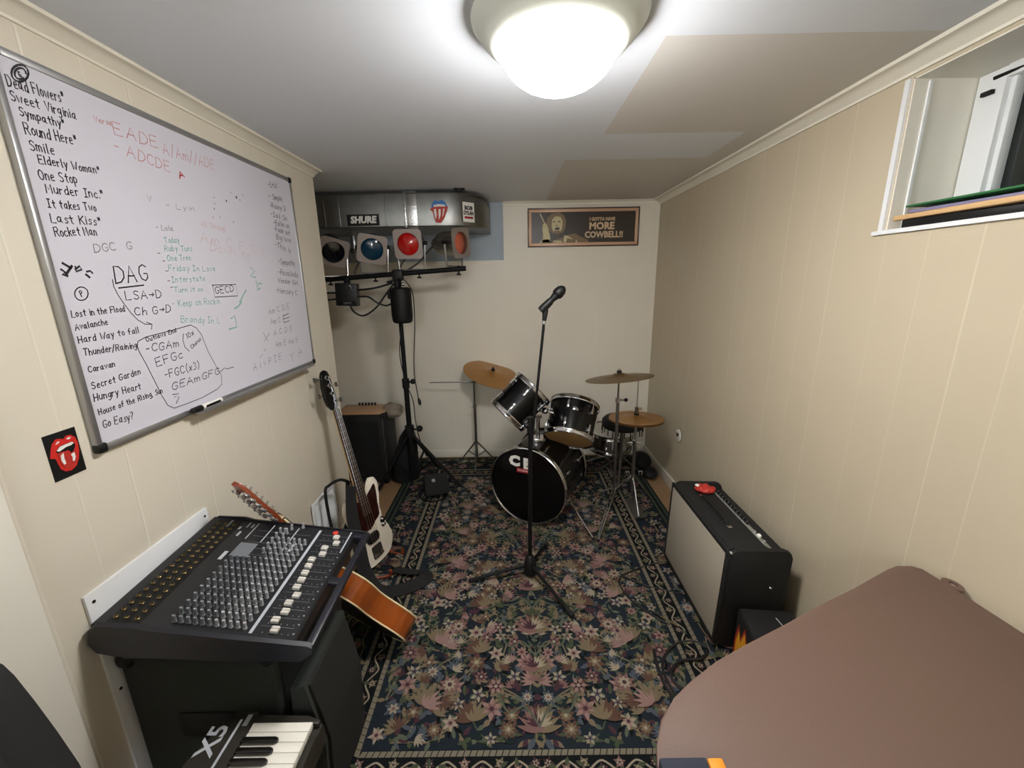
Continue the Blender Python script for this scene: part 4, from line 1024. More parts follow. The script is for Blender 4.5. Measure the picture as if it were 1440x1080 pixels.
for k in range(4):
    u = .915 + k * .043
    mb = MB(X).cyl((u, -.012 + .004 * k, .014), (u, -.012 + .004 * k, .036), .0075, m='chrome', n=12).cyl((u, -.012 + .004 * k, .0162), (u, -.012 + .004 * k, .0185), .012, m='chrome', n=14)
    sg = 1 if k % 2 else -1
    mb.cyl((u, sg * .03, .004), (u, sg * .064, .004), .003, m='chrome', n=8).box((u, sg * .072, .004), (.026, .018, .006), 'dullsteel', bev=.0025)
    mb.build('tuner', bhs, 'chrome tuner')
mb = MB(X)
for k in range(4):
    y0 = -.018 + k * .012
    mb.tube([(.05, y0 * 1.7, .032), (.872, y0, .0265), (.915 + (3 - k) * .043, -.008, .024)], .001, 'steel', 5)
mb.build('strings', t)
# guitar stand
t = thing('guitar_stand', (-0.86, 2.04, 0.0), 'black tubular guitar stand holding up the white bass', 'guitar stand')
mb = MB()
mb.tube([(-.99, 2.10, .0), (-.945, 2.08, .25), (-.93, 2.10, .47)], .012, 'blackmetal', 10).build('upright', t)
for a, b in (((-.95, 2.09, .24), (-.70, 2.17, .014)), ((-.95, 2.09, .24), (-.80, 1.88, .014)), ((-.95, 2.09, .24), (-1.02, 2.05, .014))):
    MB().tube([a, b], .010, 'blackmetal', 10).sphere(b, .014, 'rubber').build('leg', t)
MB().tube(spline([(-.93, 2.10, .47), (-.955, 2.06, .50), (-.985, 2.0, .50), (-.995, 1.965, .47), (-.985, 1.965, .25), (-.965, 1.985, .20), (-.945, 2.07, .22)], 6), .008, 'rubber', 8).build('neck_yoke', t)
MB().tube(spline([(-.80, 2.10, .12), (-.73, 2.10, .02), (-.66, 2.08, .016), (-.655, 2.08, .05)], 4), .009, 'mahogany', 8).build('body_rest', t, 'reddish-brown padded body rest')
mb = MB().tube(spline([(-.86, 1.93, .12), (-.78, 1.88, .03), (-.68, 1.90, .016), (-.672, 1.90, .05)], 4), .009, 'mahogany', 8)
mb.build('body_rest', t, 'reddish-brown padded body rest')
# strap: flat black webbing down the near side of the bass and looped on the rug
def webbing(name, pts, nrm, wd, m='nylon', th=.003, **k):
    P = spline(pts, 8); N = spline(nrm, 8); rings = []
    for i, p in enumerate(P):
        d = (P[min(i + 1, len(P) - 1)] - P[max(i - 1, 0)]).normalized(); n = N[i]; n = (n - d * n.dot(d)).normalized(); s_ = d.cross(n)
        rings.append([p + s_ * wd / 2 + n * th / 2, p - s_ * wd / 2 + n * th / 2, p - s_ * wd / 2 - n * th / 2, p + s_ * wd / 2 - n * th / 2])
    return one(MB().loft(rings, m), name, **k)
sp = [(-.868, 1.99, .50), (-.84, 1.90, .38), (-.80, 1.845, .24), (-.765, 1.80, .12), (-.70, 1.77, .035), (-.62, 1.77, .03), (-.53, 1.80, .035), (-.475, 1.86, .034), (-.49, 1.90, .034), (-.56, 1.91, .028), (-.66, 1.93, .03)]
sn = [(.9, -.4, .1), (.8, -.6, .1), (.7, -.7, .2), (.6, -.7, .3), (.2, -.5, .8), (0, -.3, .95), (0, -.3, .9), (.5, 0, .8), (0, .4, .9), (0, .3, .95), (0, .2, 1)]
webbing('guitar_strap', sp, sn, .066, label='wide black guitar strap hanging off the white bass and looped on the rug', cat='strap')

# ---------------------------------------------------------------- carpeted speaker cabinet with the mixer on top
t = thing('speaker_cabinet', (-0.84, 1.085, 0), 'grey carpet-covered speaker cabinet under the mixing desk', 'speaker')
cx0, cx1, cy0, cy1, cz = -1.045, -0.645, 0.872, 1.285, 0.615
MB().box(((cx0 + cx1) / 2, (cy0 + cy1) / 2, .012 + cz / 2), (cx1 - cx0, cy1 - cy0, cz - .024), 'carpet_cab', bev=.012, seg=3).build('cabinet', t)
MB().box((cx1 + .003, (cy0 + cy1) / 2, .31), (.008, cy1 - cy0 - .05, .54), 'blackgrille', bev=.002).build('grille', t)
for x in (cx0 + .02, cx1 - .02):
    for y in (cy0 + .02, cy1 - .02):
        for z in (.03, cz - .02): MB().sphere((x + (.008 if x > -.8 else -.0), y + (-.008 if y < 1 else .008), z), .027, 'black', (1, 1, 1), 14, 8).build('corner_protector', t, 'black plastic corner protector')
MB().box((-.84, cy0 - .002, .38), (.16, .01, .08), 'black', bev=.004).build('handle', t)
for x in (cx0 + .04, cx1 - .04):
    for y in (cy0 + .04, cy1 - .04): MB().cyl((x, y, .008), (x, y, .02), .016, m='rubber', n=12).build('foot', t)

# mixing desk
MO = V((-1.045, 0.832, 0.742)); MU = V((-0.006, 0.462, 0.018)); MV = V((0.53, -0.012, -0.085))
X = frame(MO, MU, MV); LU, LV = MU.length, MV.length          # x along the channels, y from rear to front, z out of the face
if X.to_3x3().col[2].z < 0: X = frame(MO, MU, -MV)
t = thing('audio_mixer', (-0.78, 1.06, 0.66), 'large charcoal mixing desk with rows of knobs and pale faders', 'mixer')
sgn = 1 if (X.to_3x3().col[1].dot(MV) > 0) else -1
def mp(u, v, h=0.0): return (u * LU, sgn * v * LV, h)
mb = MB(X)
def prismuv(pts, h0, h1, m, mbx, bev=0): mbx.prism([mp(a, b)[:2] for a, b in pts], Matrix.Translation((0, 0, h0)), h1 - h0, m, bev=bev)
# the shell is a wedge: high at the rear, thin at the front
def wedge(mbx, u0, u1, prof, m, bulge=0.0):
    mbx.loft([[mp(u, v, h) for v, h in prof] for u in (u0, u1)], m)
wedge(mb, 0.02, 0.98, [(0.0, -.03), (0.0, -.005), (.012, 0), (.90, 0), (.91, -.006), (.91, -.05), (.6, -.075), (.12, -.105), (.10, -.085), (0.02, -.075)], 'mixer')
mb.build('chassis', t, ang=30)
for u0, u1 in ((0.0, .022), (.978, 1.0)):
    mb = MB(X)
    mb.loft([[mp(u, v, h + (-.004 if e else 0)) for v, h in [(-.012, -.055), (0.0, -.012), (.03, .004), (.2, .012), (.26, .006), (.98, .006), (1.0, 0), (1.0, -.018), (.95, -.045), (.6, -.068), (.1, -.085), (.02, -.08)]] for u, e in ((u0, u0 == 0), (u1, u0 != 0))], 'mixer_edge')
    mb.build('end_cheek', t, 'blue-black end cheek', ang=30)
mb = MB(X)
mb.box(mp(.5, .985, -.008), (LU * .98, .02, .02), 'mixer_edge', bev=.004)
mb.box(mp(.5, .92, -.012), (LU * .06, .07, .014), 'mixer_edge', bev=.003).box(mp(.965, .94, -.012), (LU * .07, .06, .02), 'mixer_edge', bev=.003)
mb.build('handle_bar', t, 'blue-black front carrying bar')
mb = MB(X)
def strip(u0, u1, v0, v1, m, h=.0006): mb.box(mp((u0 + u1) / 2, (v0 + v1) / 2, h / 2 + .0002), ((u1 - u0) * LU, (v1 - v0) * LV, h), m)
strip(.05, .955, .688, .703, 'stripe'); strip(.66, .95, .555, .562, 'stripe'); strip(.70, .78, .59, .605, 'stripe')
strip(.78, .955, .30, .306, 'stripe'); strip(.76, .955, .40, .406, 'stripe'); strip(.74, .97, .885, .893, 'stripe'); strip(.88, .96, .13, .142, 'stripe'); strip(.87, .90, .21, .222, 'stripe'); strip(.80, .85, .235, .248, 'stripe'); strip(.9, .955, .248, .256, 'stripe')
strip(.56, .64, .26, .28, 'stripe'); strip(.90, .94, .275, .285, 'stripe'); strip(.04, .96, .055, .20, 'black'); strip(.60, .74, .30, .40, 'knob_dark')
for k in range(14):
    u = .075 + k * .062
    strip(u - .001, u + .001, .33, .66, 'knob_dark'); strip(u + .028, u + .030, .72, .88, 'knob_dark')
    strip(u - .008, u - .002, .885, .892, 'stripe')
    for q in range(5): strip(u - .016, u - .010, .745 + q * .03, .748 + q * .03, 'knob')
mb.build('printed_markings', t)
# jacks along the rear
jm = MB(X).lathe([(.0058, 0), (.0058, .003), (.0045, .004), (.0036, .004), (.0036, .001)], Matrix.Translation(mp(0, 0, .0008)), 'gold', 12, False, True)
j0 = None
for r_ in range(3):
    for k in range(18):
        d = (X.to_3x3() @ V(mp(.07 + k * .049, .075 + r_ * .048)))
        if j0 is None: j0 = jm.build('jack', t, 'brass input jack'); base = j0.location.copy(); j0.location = base + d
        else: twin(j0, base + d, t)
# knobs: 14 channels of nine
def knob_mesh(c): return MB(X).lathe([(.0056, 0), (.0054, .003), (.0044, .0035), (.0041, .019), (.0032, .020), (0.0002, .020)], Matrix.Translation((0, 0, .0008)), c, 10, True, False).box((.0, .002, .0205), (.0012, .004, .0008), 'paper')
spots = []
for k in range(14):
    for r_ in range(11):
        u, v = .075 + k * .0545, .335 + r_ * .0325
        if u > .57 and v < .47: continue
        spots.append((u, v, 'knob' if r_ > 5 else 'knob_dark'))
for k in range(5):
    for r_ in range(2): spots.append((.66 + k * .055, .47 + r_ * .04, 'knob'))
for u, v in ((.93, .52), (.96, .58), (.88, .50)): spots.append((u, v, 'knob'))
spots.sort(key=lambda s_: -(s_[1] * 0.6 - s_[0]))
kn = {}
for (u, v, c) in spots[:100]:
    d = X.to_3x3() @ V(mp(u, v))
    if c not in kn:
        o = knob_mesh(c).build('knob', t, 'pale grey rotary knob' if c == 'knob' else 'dark grey rotary knob'); kn[c] = (o, o.location.copy()); o.location = kn[c][1] + d
    else: twin(kn[c][0], kn[c][1] + d, t)
if len(spots) > 100:
    mb = MB(X)
    for (u, v, c) in spots[100:]:
        p = mp(u, v)
        mb.lathe([(.0056, 0), (.0054, .003), (.0044, .0035), (.0041, .019), (.0032, .020), (0.0002, .020)], Matrix.Translation((p[0], p[1], .0008)), c, 8, True, False)
    o = mb.build('knob', t, 'far rotary knobs'); o['kind'] = 'stuff'
f0 = None
for k in range(14):
    u = .075 + k * .062
    v = (.80, .775, .795, .785, .80, .775, .775, .77, .765, .76, .80, .79, .84, .82)[k]
    d = X.to_3x3() @ V(mp(u, v))
    if f0 is None:
        f0 = MB(X).box((-.0045, 0, .006), (.0082, .02, .010), 'fader', bev=.002).box((.0045, 0, .006), (.0082, .02, .010), 'fader', bev=.002).box((0, 0, .001), (.002, .02, .002), 'black').build('fader', t, 'pale twin fader cap')
        fb = f0.location.copy(); f0.location = fb + d
    else: twin(f0, fb + d, t)
MB(X).cyl(mp(.925, .80, .001), mp(.925, .80, .009), .009, m='redled', n=16).build('button', t, 'red button')
# something to carry it: rubber feet on the cabinet
for u in (.12, .88):
    for v in (.14, .62):
        p = X @ V(mp(u, v, -.075)); MB().cyl((p.x, p.y, .6165), (p.x, p.y, p.z + .02), .012, m='rubber', n=12).build('foot', t)

# floor monitor beside it
t = thing('floor_monitor', (-0.56, 1.1, 0), 'black wedge floor monitor with dark grille between keyboard and rug', 'speaker')
prof = [(-.632, .0), (-.605, .49), (-.568, .497), (-.535, .30), (-.548, .03), (-.56, .0)]
MB().loft([[(x + (y - .9) * .0, y, z + .009) for x, z in prof] for y in (.868, 1.13)], 'carpet_cab').build('cabinet', t, ang=20)
mb = MB()
P0, P1, P2 = V((-.563, 0, .485)), V((-.532, 0, .305)), V((-.543, 0, .05))
for a, b in ((P0, P1), (P1, P2)):
    mb.loft([[(p.x, y, p.z + .009) for p in (a, b, b + V((.006, 0, 0)), a + V((.006, 0, 0)))] for y in (.882, 1.116)], 'blackgrille')
mb.build('grille', t)

# ---------------------------------------------------------------- keyboard on a stand
KY, KX0, KX1, KZ = 0.845, -0.80, -0.505, 0.452
t = thing('keyboard', ((KX0 + KX1) / 2, 0.35, KZ), 'dark synthesizer keyboard with white and black keys in the foreground', 'keyboard')
mb = MB()
ol = [(KX0 + .06, KY), (KX0 + .12, KY + .004), (KX1 - .04, KY - .006), (KX1, KY - .02), (KX1, -.10), (KX0, -.10), (KX0 - .01, .60), (KX0 + .015, .74)]
mb.prism(ol, Matrix.Translation((0, 0, KZ - .08)), .066, 'keyboard', bev=.008)
mb.prism([(KX0 + .055, KY - .006), (KX0 + .12, KY - .003), (-.675, KY - .008), (-.675, -.09), (KX0 + .01, -.09), (KX0 + .0, .60), (KX0 + .022, .73)], Matrix.Translation((0, 0, KZ - .014)), .022, 'keyboard', bev=.006)
mb.prism([(-.676, KY - .008), (KX1 - .04, KY - .012), (KX1 - .004, KY - .024), (KX1 - .004, KY - .034), (-.676, KY - .034)], Matrix.Translation((0, 0, KZ - .014)), .016, 'keyboard', bev=.004)
mb.box((KX1 - .008, .35, KZ - .012), (.014, .88, .010), 'keyboard', bev=.003)
mb.build('case', t)
X = Matrix(((0, -1, 0, -.725), (1, 0, 0, .775), (0, 0, 1, KZ + .0082), (0, 0, 0, 1)))
Xk = Matrix.Translation((-.745, .765, KZ + .0082)) @ Matrix.Rotation(PI / 2, 4, 'Z')
mb = MB(Xk).text('X5', Matrix.Translation((0.005, .004, 0)), .062, 'stripe', bold=.0012).box((-.004, -.036, .0004), (.115, .006, .0008), 'stripe').box((.052, -.052, .0004), (.028, .012, .0008), 'knob')
mb.build('lettering', t, 'pale model lettering')
k0 = None; yk = KY - .036; kw = .0233
wn = 0
for k in range(36):
    y = yk - kw * (k + .5)
    if y < -.08: break
    mk = MB().box((-.597, y, KZ + .002), (.150, kw - .0012, .018), 'key_white', bev=.0015) if k0 is None else None
    if k0 is None: k0 = mk.build('white_key', t); kb = k0.location.copy()
    else: twin(k0, kb + V((0, -kw * k, 0)), t)
b0 = None
for k in range(35):
    if k % 7 in (0, 4): continue      # no black key between E-F and B-C
    y = yk - kw * (k + 1)
    if y < -.07: break
    if b0 is None:
        b0 = MB().prism([(-.672, -.0065), (-.592, -.0065), (-.584, -.003), (-.584, .003), (-.592, .0065), (-.672, .0065)], Matrix.Translation((0, y, KZ + .0112)), .010, 'key_black', bev=.0015).build('black_key', t); bb = b0.location.copy(); by = y
    else: twin(b0, bb + V((0, y - by, 0)), t)
t = thing('keyboard_stand', (-0.65, 0.4, 0), 'black stand under the synthesizer keyboard', 'keyboard stand')
for y in (0.62, -0.06):
    for s_ in (1, -1): MB().tube([(-.65 - s_ * .17, y + s_ * .012, .012), (-.65 + s_ * .13, y + s_ * .012, KZ - .10)], .012, 'blackmetal', 10).build('leg', t)
for x in (-.78, -.52): MB().tube([(x, .70, KZ - .0935), (x, -.05, KZ - .0935)], .0125, 'blackmetal', 10).build('support_bar', t)

# black office chair at the left edge
t = thing('office_chair', (-0.78, 0.3, 0), 'black office chair with rounded backrest at the lower left corner', 'chair')
co = [(-1.0, .70), (-.97, .665), (-.60, .66), (-.565, .70), (-.552, .78), (-.552, .88), (-.558, .95), (-.571, 1.005), (-.585, 1.055), (-.598, 1.095), (-.607, 1.112), (-.622, 1.122), (-.64, 1.126), (-.95, 1.126), (-.99, 1.11), (-1.005, 1.05), (-1.01, .85)]
cc = (-.78, .9)
def cshr(q): return [(cc[0] + (x - cc[0]) * q, cc[1] + (z - cc[1]) * q) for x, z in co]
MB().loft([[(x, yy, z) for x, z in cshr(q)] for yy, q in ((.352, .955), (.357, .985), (.364, 1.0), (.384, 1.0), (.396, .975))], 'chairfab').build('backrest', t)
MB().prism(rrect(.40, .38, .08, 6), Matrix.Translation((-.83, .14, .505)), .065, 'chairfab', bev=.02).build('seat', t)
MB().tube(spline([(-.86, .412, .80), (-.86, .415, .62), (-.86, .36, .50), (-.86, .20, .49)], 5), .018, 'blackmetal', 10).build('back_support', t)
MB().cyl((-.865, .14, .10), (-.865, .14, .507), .025, m='blackmetal').build('post', t)
for k in range(5):
    a = .4 + 2 * PI * k / 5
    MB().tube([(-.865, .14, .11), (-.865 + .16 * math.cos(a), .14 + .16 * math.sin(a), .065)], [.022, .014], 'blackmetal', 8).sphere((-.865 + .16 * math.cos(a), .14 + .16 * math.sin(a), .028), .027, 'rubber', (.6, 1, 1), 12, 8).build('caster_leg', t)
# ---------------------------------------------------------------- drums
def drum(name, label, c, axis, Rd, L, heads, lugs, loc=None, hint=(0, 0, 1), deep=False, shell='blackgloss', hoop='chrome', lugm='chrome', hoopw=.012):
    """c = centre of the lower/front head, axis points from it through the drum"""
    X = zframe(c, axis, hint)
    t_ = thing(name, loc or (X @ V((0, 0, L / 2))), label, 'drum')
    sh_ = MB(X).lathe([(Rd, .004), (Rd, L - .004)], Matrix(), shell, 48, True, True).build('shell', t_)
    for h0, h1, m, hr in ((0, 1, heads[0], -1), (L, L + .001, heads[1], 1)):
        z = 0 if h0 == 0 else L
        MB(X).lathe([(Rd + .004, z - hr * .004), (Rd + .004, z + hr * .004), (Rd - .004, z + hr * .006), (0.001, z + hr * .006)], Matrix(), m, 48, False, True).build('drum_head', t_)
        mb = MB(X)
        mb.lathe([(Rd + .004, z - hr * .012), (Rd + .013, z - hr * .014), (Rd + .015, z - hr * .008), (Rd + .009, z + hr * .006), (Rd + .009, z + hr * .012), (Rd + .013, z + hr * .015), (Rd + .008, z + hr * .018), (Rd + .004, z + hr * .010)], Matrix(), hoop, 48, False, False)
        mb.build('hoop', t_, 'chrome hoop')
    for k in range(lugs):
        a = 2 * PI * (k + .5) / lugs; ca, sa = math.cos(a), math.sin(a)
        for z in ((L * .24, L * .76) if L > .12 else (L * .5,)):
            mb = MB(X @ Matrix.Rotation(a, 4, 'Z'))
            mb.box((Rd + .008, 0, z), (.016, .016, min(.05, L * .3)), lugm, bev=.004)
            zz0 = 0 if z < L / 2 else L
            if L <= .12: mb.cyl((Rd + .011, 0, 0), (Rd + .011, 0, L), .003, m=lugm, n=6)
            else: mb.cyl((Rd + .011, 0, zz0), (Rd + .011, 0, z), .003, m=lugm, n=6)
            mb.build('lug', sh_, 'chrome tension lug')
    return t_, X
KC, KA = V((0.080, 2.40, 0.268)), V((0.50, 1.0, 0.0)).normalized()
KL = 0.40
kick, X = drum('bass_drum', 'large black bass drum standing on the rug with white letter logo on its head', KC, KA, 0.248, KL, ('blackgloss', 'black'), 8, loc=(0.15, 2.57, 0))
mb = MB(X @ Matrix.Rotation(PI, 4, 'Y'))
Xl = Matrix.Translation((0, 0, 0.0065)) @ Matrix.Rotation(0, 4, 'Z')
# decide the upright direction of the logo in the head's own plane
upl = (X @ Matrix.Rotation(PI, 4, 'Y')).to_3x3().inverted() @ V((0, 0, 1)); ang_ = math.atan2(upl.y, upl.x) - PI / 2
Xl = Matrix.Translation((0, 0, 0.0065)) @ Matrix.Rotation(ang_, 4, 'Z')
mb.text('C', Xl @ Matrix.Translation((-.088, .155, 0)), .09, 'paper', bold=.006, sx=1.15).text('B', Xl @ Matrix.Translation((.0, .146, 0)), .098, 'paper', bold=.006, sx=.95).box(tuple(Xl @ V((-.03, .100, 0.0004))), (.085, .03, .001), 'darkred', R=Matrix.Rotation(ang_, 3, 'Z'))
mb.text('PERCUSSION', Xl @ Matrix.Translation((-.03, .100, .0012)), .016, 'paper', sx=.75)
mb.build('logo', kick, 'white letters with red bar')
def spur(p0, p1, foot):
    mb = MB().cyl(p0, p1, .006, m='chrome', n=10).sphere(p0, .014, 'brass', (1, 1, 1), 12, 8); mb.sphere(p1, .011, 'rubber'); mb.build('spur', kick, 'steel spur leg')
spur((0.345, 2.42, 0.155), (0.468, 2.19, 0.019), 1)
mb = MB()
top = KC + KA * .17 + V((0, 0, .245))
mb.box(tuple(top + V((0, 0, .012))), (.07, .09, .03), 'chrome', bev=.008).cyl(top, top + V((0, 0, .23)), .013, m='chrome')
for q in ((-.075, -.03, .20), (.10, -.04, .20)): mb.tube([top + V((0, 0, .18)), top + V((q[0] * .5, q[1] * .5, .215)), top + V(q)], .010, 'chrome', 10).sphere(top + V((q[0] * .45, q[1] * .45, .21)), .022, 'chrome')
mb.box(tuple(top + V((0, 0, .18))), (.05, .05, .05), 'chrome', bev=.01)
mb.build('tom_holder', kick, 'chrome twin tom holder')
T1C, T1A = V((-0.040, 2.49, 0.715)), V((0.62, 0.20, 0.58)).normalized()
tm, X1 = drum('tom_drum', 'smaller black rack tom tilted steeply on the left of the bass drum', T1C, T1A, .130, .225, ('tanwood', 'paper'), 6)
T2C, T2A = V((0.345, 2.48, 0.555)), V((0.25, 0.60, 0.76)).normalized()
tm2, X2 = drum('tom_drum', 'larger black rack tom with wooden-looking lower head right of the bass drum', T2C, T2A, .150, .225, ('tanwood', 'paper'), 6)
mb = MB()
# badge on the front of the larger tom
fr = X2.to_3x3().inverted() @ V((-0.15, -1, 0)); a = math.atan2(fr.y, fr.x)
MB(X2 @ Matrix.Rotation(a, 4, 'Z')).box((.1515, 0, .15), (.003, .034, .022), 'chrome', bev=.001).build('badge', tm2, 'small chrome badge')
# snare on its stand
SC = V((0.775, 3.17, 0.205))
sn, XS = drum('snare_drum', 'chrome snare drum on a low stand behind the rack toms', SC, (0.05, -0.08, 1), .165, .135, ('paper', 'paper'), 8, shell='chrome')
t = thing('snare_stand', (0.775, 3.17, 0), 'low tripod stand under the chrome snare drum', 'drum stand')
MB().cyl((.775, 3.17, .10), (.775, 3.17, .19), .012, m='steel').build('post', t)
for k in range(3):
    a = 2 * PI * k / 3 + .5
    MB().tube([(.775, 3.17, .13), (.775 + .2 * math.cos(a), 3.17 + .2 * math.sin(a), .018)], .007, 'steel', 8).sphere((.775 + .2 * math.cos(a), 3.17 + .2 * math.sin(a), .019), .011, 'rubber').build('leg', t)
    MB().tube([(.775, 3.17, .18), (.775 + .15 * math.cos(a), 3.17 + .15 * math.sin(a), .186)], .006, 'steel', 8).build('basket_arm', t)
# stool
t = thing('drum_stool', (0.825, 2.98, 0), 'round black padded drum stool with fringed cover behind the hi-hat', 'stool')
TX = Matrix.Translation((0.825, 2.98, 0.475))
MB(TX).lathe([(.13, -.035), (.148, -.03), (.155, -.01), (.152, .02), (.135, .038), (.06, .045), (.001, .045)], Matrix(), 'nylon', 40).build('seat', t)
mb = MB(TX)
for k in range(22):
    a = 2 * PI * k / 22; mb.tube([(.15 * math.cos(a), .15 * math.sin(a), -.02), (.152 * math.cos(a), .152 * math.sin(a), -.06 - .012 * (k % 3))], .004, 'nylon', 5)
o = mb.build('fringe', t); o['kind'] = 'stuff'
MB().cyl((.825, 2.98, .14), (.825, 2.98, .44), .014, m='dullsteel').build('post', t)
for k in range(3):
    a = 2 * PI * k / 3 + .2
    MB().tube([(.825, 2.98, .2), (.825 + .2 * math.cos(a), 2.98 + .2 * math.sin(a), .018)], .009, 'dullsteel', 8).sphere((.825 + .2 * math.cos(a), 2.98 + .2 * math.sin(a), .020), .012, 'rubber').build('leg', t)
# cymbals and their stands
def cymbal(name, label, c, axis, Rd, m):
    X = zframe(c, axis)
    mb = MB(X)
    pr = [(.006, .019), (.02, .020), (.038, .014), (.052, .006), (Rd * .6, -.002), (Rd, -.012)]
    pr2 = [(r, h - .0015) for r, h in reversed(pr)]
    mb.lathe(pr + pr2, Matrix(), m, 64, False, False)
    return one(mb, name, label, 'cymbal', ang=50)
def wing(p, m='blackmetal'): return MB().cyl(p - V((0, 0, .004)), p + V((0, 0, .014)), .014, m='blackcloth', n=14).cyl(p + V((0, 0, .014)), p + V((0, 0, .026)), .007, m=m, n=10)
def tri_legs(t_, c, z1, z0, Rr, a0, m='dullsteel', r=.006, braces=True, gz=.008):
    for k in range(3):
        a = a0 + 2 * PI * k / 3; e = V((c.x + Rr * math.cos(a), c.y + Rr * math.sin(a), gz + .010))
        mb = MB().tube([V((c.x, c.y, z1)), e], r, m, 8).sphere(e, .011, 'rubber', (1, 1, 1), 10, 6)
        if braces:
            mid = V((c.x, c.y, z1)).lerp(e, .5); mb.tube([mid, V((c.x, c.y, z0))], r * .8, m, 6)
        mb.build('leg', t_)
# left crash on a stand by the back wall
cs = V((-0.322, 3.27, 0))
t = thing('cymbal_stand', cs, 'thin dark cymbal stand with a horizontal rod by the back wall', 'cymbal stand')
MB().cyl((cs.x, cs.y, .05), (cs.x, cs.y, .53), .011, m='dullsteel').build('lower_tube', t)
MB().cyl((cs.x, cs.y, .53), (cs.x, cs.y, .745), .008, m='dullsteel').build('upper_tube', t)
MB().cyl((cs.x, cs.y, .525), (cs.x, cs.y, .55), .016, m='steel').tube([(cs.x - .05, cs.y, .535), (cs.x, cs.y, .535)], .005, 'steel', 8).build('height_clamp', t)
MB().tube([(cs.x - .36, cs.y, .742), (cs.x - .06, cs.y, .742)], .004, 'dullsteel', 8).tube([(cs.x - .10, cs.y, .742), (cs.x + .02, cs.y, .742)], .008, 'chrome', 8).tube([(cs.x, cs.y, .742), (cs.x + .125, cs.y, .775), (cs.x + .16, cs.y, .838)], .005, 'chrome', 8).build('boom_rod', t)
tri_legs(t, cs, .23, .09, .17, .52)
CA = V((.27, -.20, .93)); CP = V((-0.168, 3.27, .815))
cymbal('cymbal', 'tilted bronze crash cymbal on the left cymbal stand', CP, CA, .238, 'brass')
mb = wing(CP + CA.normalized() * .022); mb.build('felt_and_nut', t, 'black felt and wing nut')
# ride, tall and nearly edge-on
rs = V((0.648, 2.47, 0))
t = thing('cymbal_stand', rs, 'tall chrome cymbal stand carrying the dark ride cymbal', 'cymbal stand')
MB().cyl((rs.x, rs.y, .10), (rs.x, rs.y, .80), .010, m='dullsteel').build('lower_tube', t)
MB().cyl((rs.x, rs.y, .80), (rs.x, rs.y, .985), .006, m='dullsteel').build('upper_tube', t)
MB().cyl((rs.x, rs.y, .79), (rs.x, rs.y, .82), .016, m='chrome').tube([(rs.x, rs.y, .805), (rs.x + .04, rs.y, .805)], .005, 'dullsteel', 8).sphere((rs.x + .05, rs.y, .805), .012, 'blackmetal').build('height_clamp', t)
for a, b in (((rs.x, rs.y, .20), (0.490, 2.175, .018)), ((rs.x, rs.y, .20), (0.54, 2.74, .018)), ((rs.x, rs.y, .20), (0.70, 2.82, .018))):
    d = V(b) - V(a); s_ = V((-d.y, d.x, 0)).normalized() * .011
    MB().tube([V(a) + s_, V(b) + s_ * .3], .004, 'chrome', 6).tube([V(a) - s_, V(b) - s_ * .3], .004, 'chrome', 6).sphere(b, .010, 'rubber').build('leg', t)
RP = V((rs.x, rs.y, .958)); RA = V((-.10, .12, 1))
cymbal('cymbal', 'dark bronze ride cymbal seen almost edge-on on the right', RP, RA, .206, 'darkbrass')
wing(RP + V((0, 0, .022)), 'chrome').build('felt_and_nut', t, 'felt and wing nut')
# hi-hat
hp = V((0.815, 2.62, 0))
t = thing('hi_hat_stand', hp, 'chrome hi-hat stand with long pull rod near the right wall', 'hi-hat stand')
MB().cyl((hp.x, hp.y, .06), (hp.x, hp.y, .45), .012, m='dullsteel').build('lower_tube', t)
MB().cyl((hp.x, hp.y, .45), (hp.x, hp.y, .60), .008, m='steel').build('upper_tube', t)
MB().cyl((hp.x, hp.y, .60), (hp.x, hp.y, .905), .0035, m='steel', n=8).build('pull_rod', t)
MB().cyl((hp.x, hp.y, .445), (hp.x, hp.y, .475), .017, m='chrome').tube([(hp.x - .05, hp.y, .46), (hp.x + .04, hp.y, .46)], .005, 'chrome', 8).build('height_clamp', t)
MB().cyl((hp.x, hp.y, .668), (hp.x, hp.y, .71), .012, m='dullsteel').box((hp.x + .02, hp.y, .70), (.03, .006, .02), 'chrome', bev=.003).cyl((hp.x, hp.y, .652), (hp.x, hp.y, .668), .016, m='blackcloth').build('clutch', t)
MB().tube([(hp.x, hp.y, .23), (hp.x - .015, hp.y - .05, .22), (hp.x - .01, hp.y - .07, .19), (hp.x - .012, 2.40, .022)], .005, 'chrome', 8).sphere((hp.x - .012, 2.40, .022), .012, 'rubber').build('leg', t)
for e in ((0.95, 2.70, .018), (0.68, 2.70, .018)): MB().tube([(hp.x, hp.y, .23), e], .006, 'chrome', 8).sphere(e, .011, 'rubber').build('leg', t)
for sx in (-.04, .05): MB().box((hp.x + sx, hp.y, .235), (.03, .02, .03), 'chrome', bev=.005).build('wing_bolt', t)
MB().box((hp.x, 2.52, .022), (.08, .24, .012), 'dullsteel', bev=.003).build('pedal', t)
cymbal('cymbal', 'bronze top hi-hat cymbal above the black drum stool', (hp.x, hp.y, .637), (0, .05, 1), .178, 'brass')
X = zframe((hp.x, hp.y, .627), (0, -.05, -1))
one(MB(X).lathe([(.006, .019), (.02, .020), (.038, .014), (.052, .006), (.1, -.002), (.178, -.007), (.178, -.0085), (.1, -.0035), (.052, .0045), (.038, .0125), (.02, .0185), (.006, .0175)], Matrix(), 'brass', 64, False, False), 'cymbal', 'lower hi-hat cymbal facing down beneath the top one', 'cymbal', ang=50)
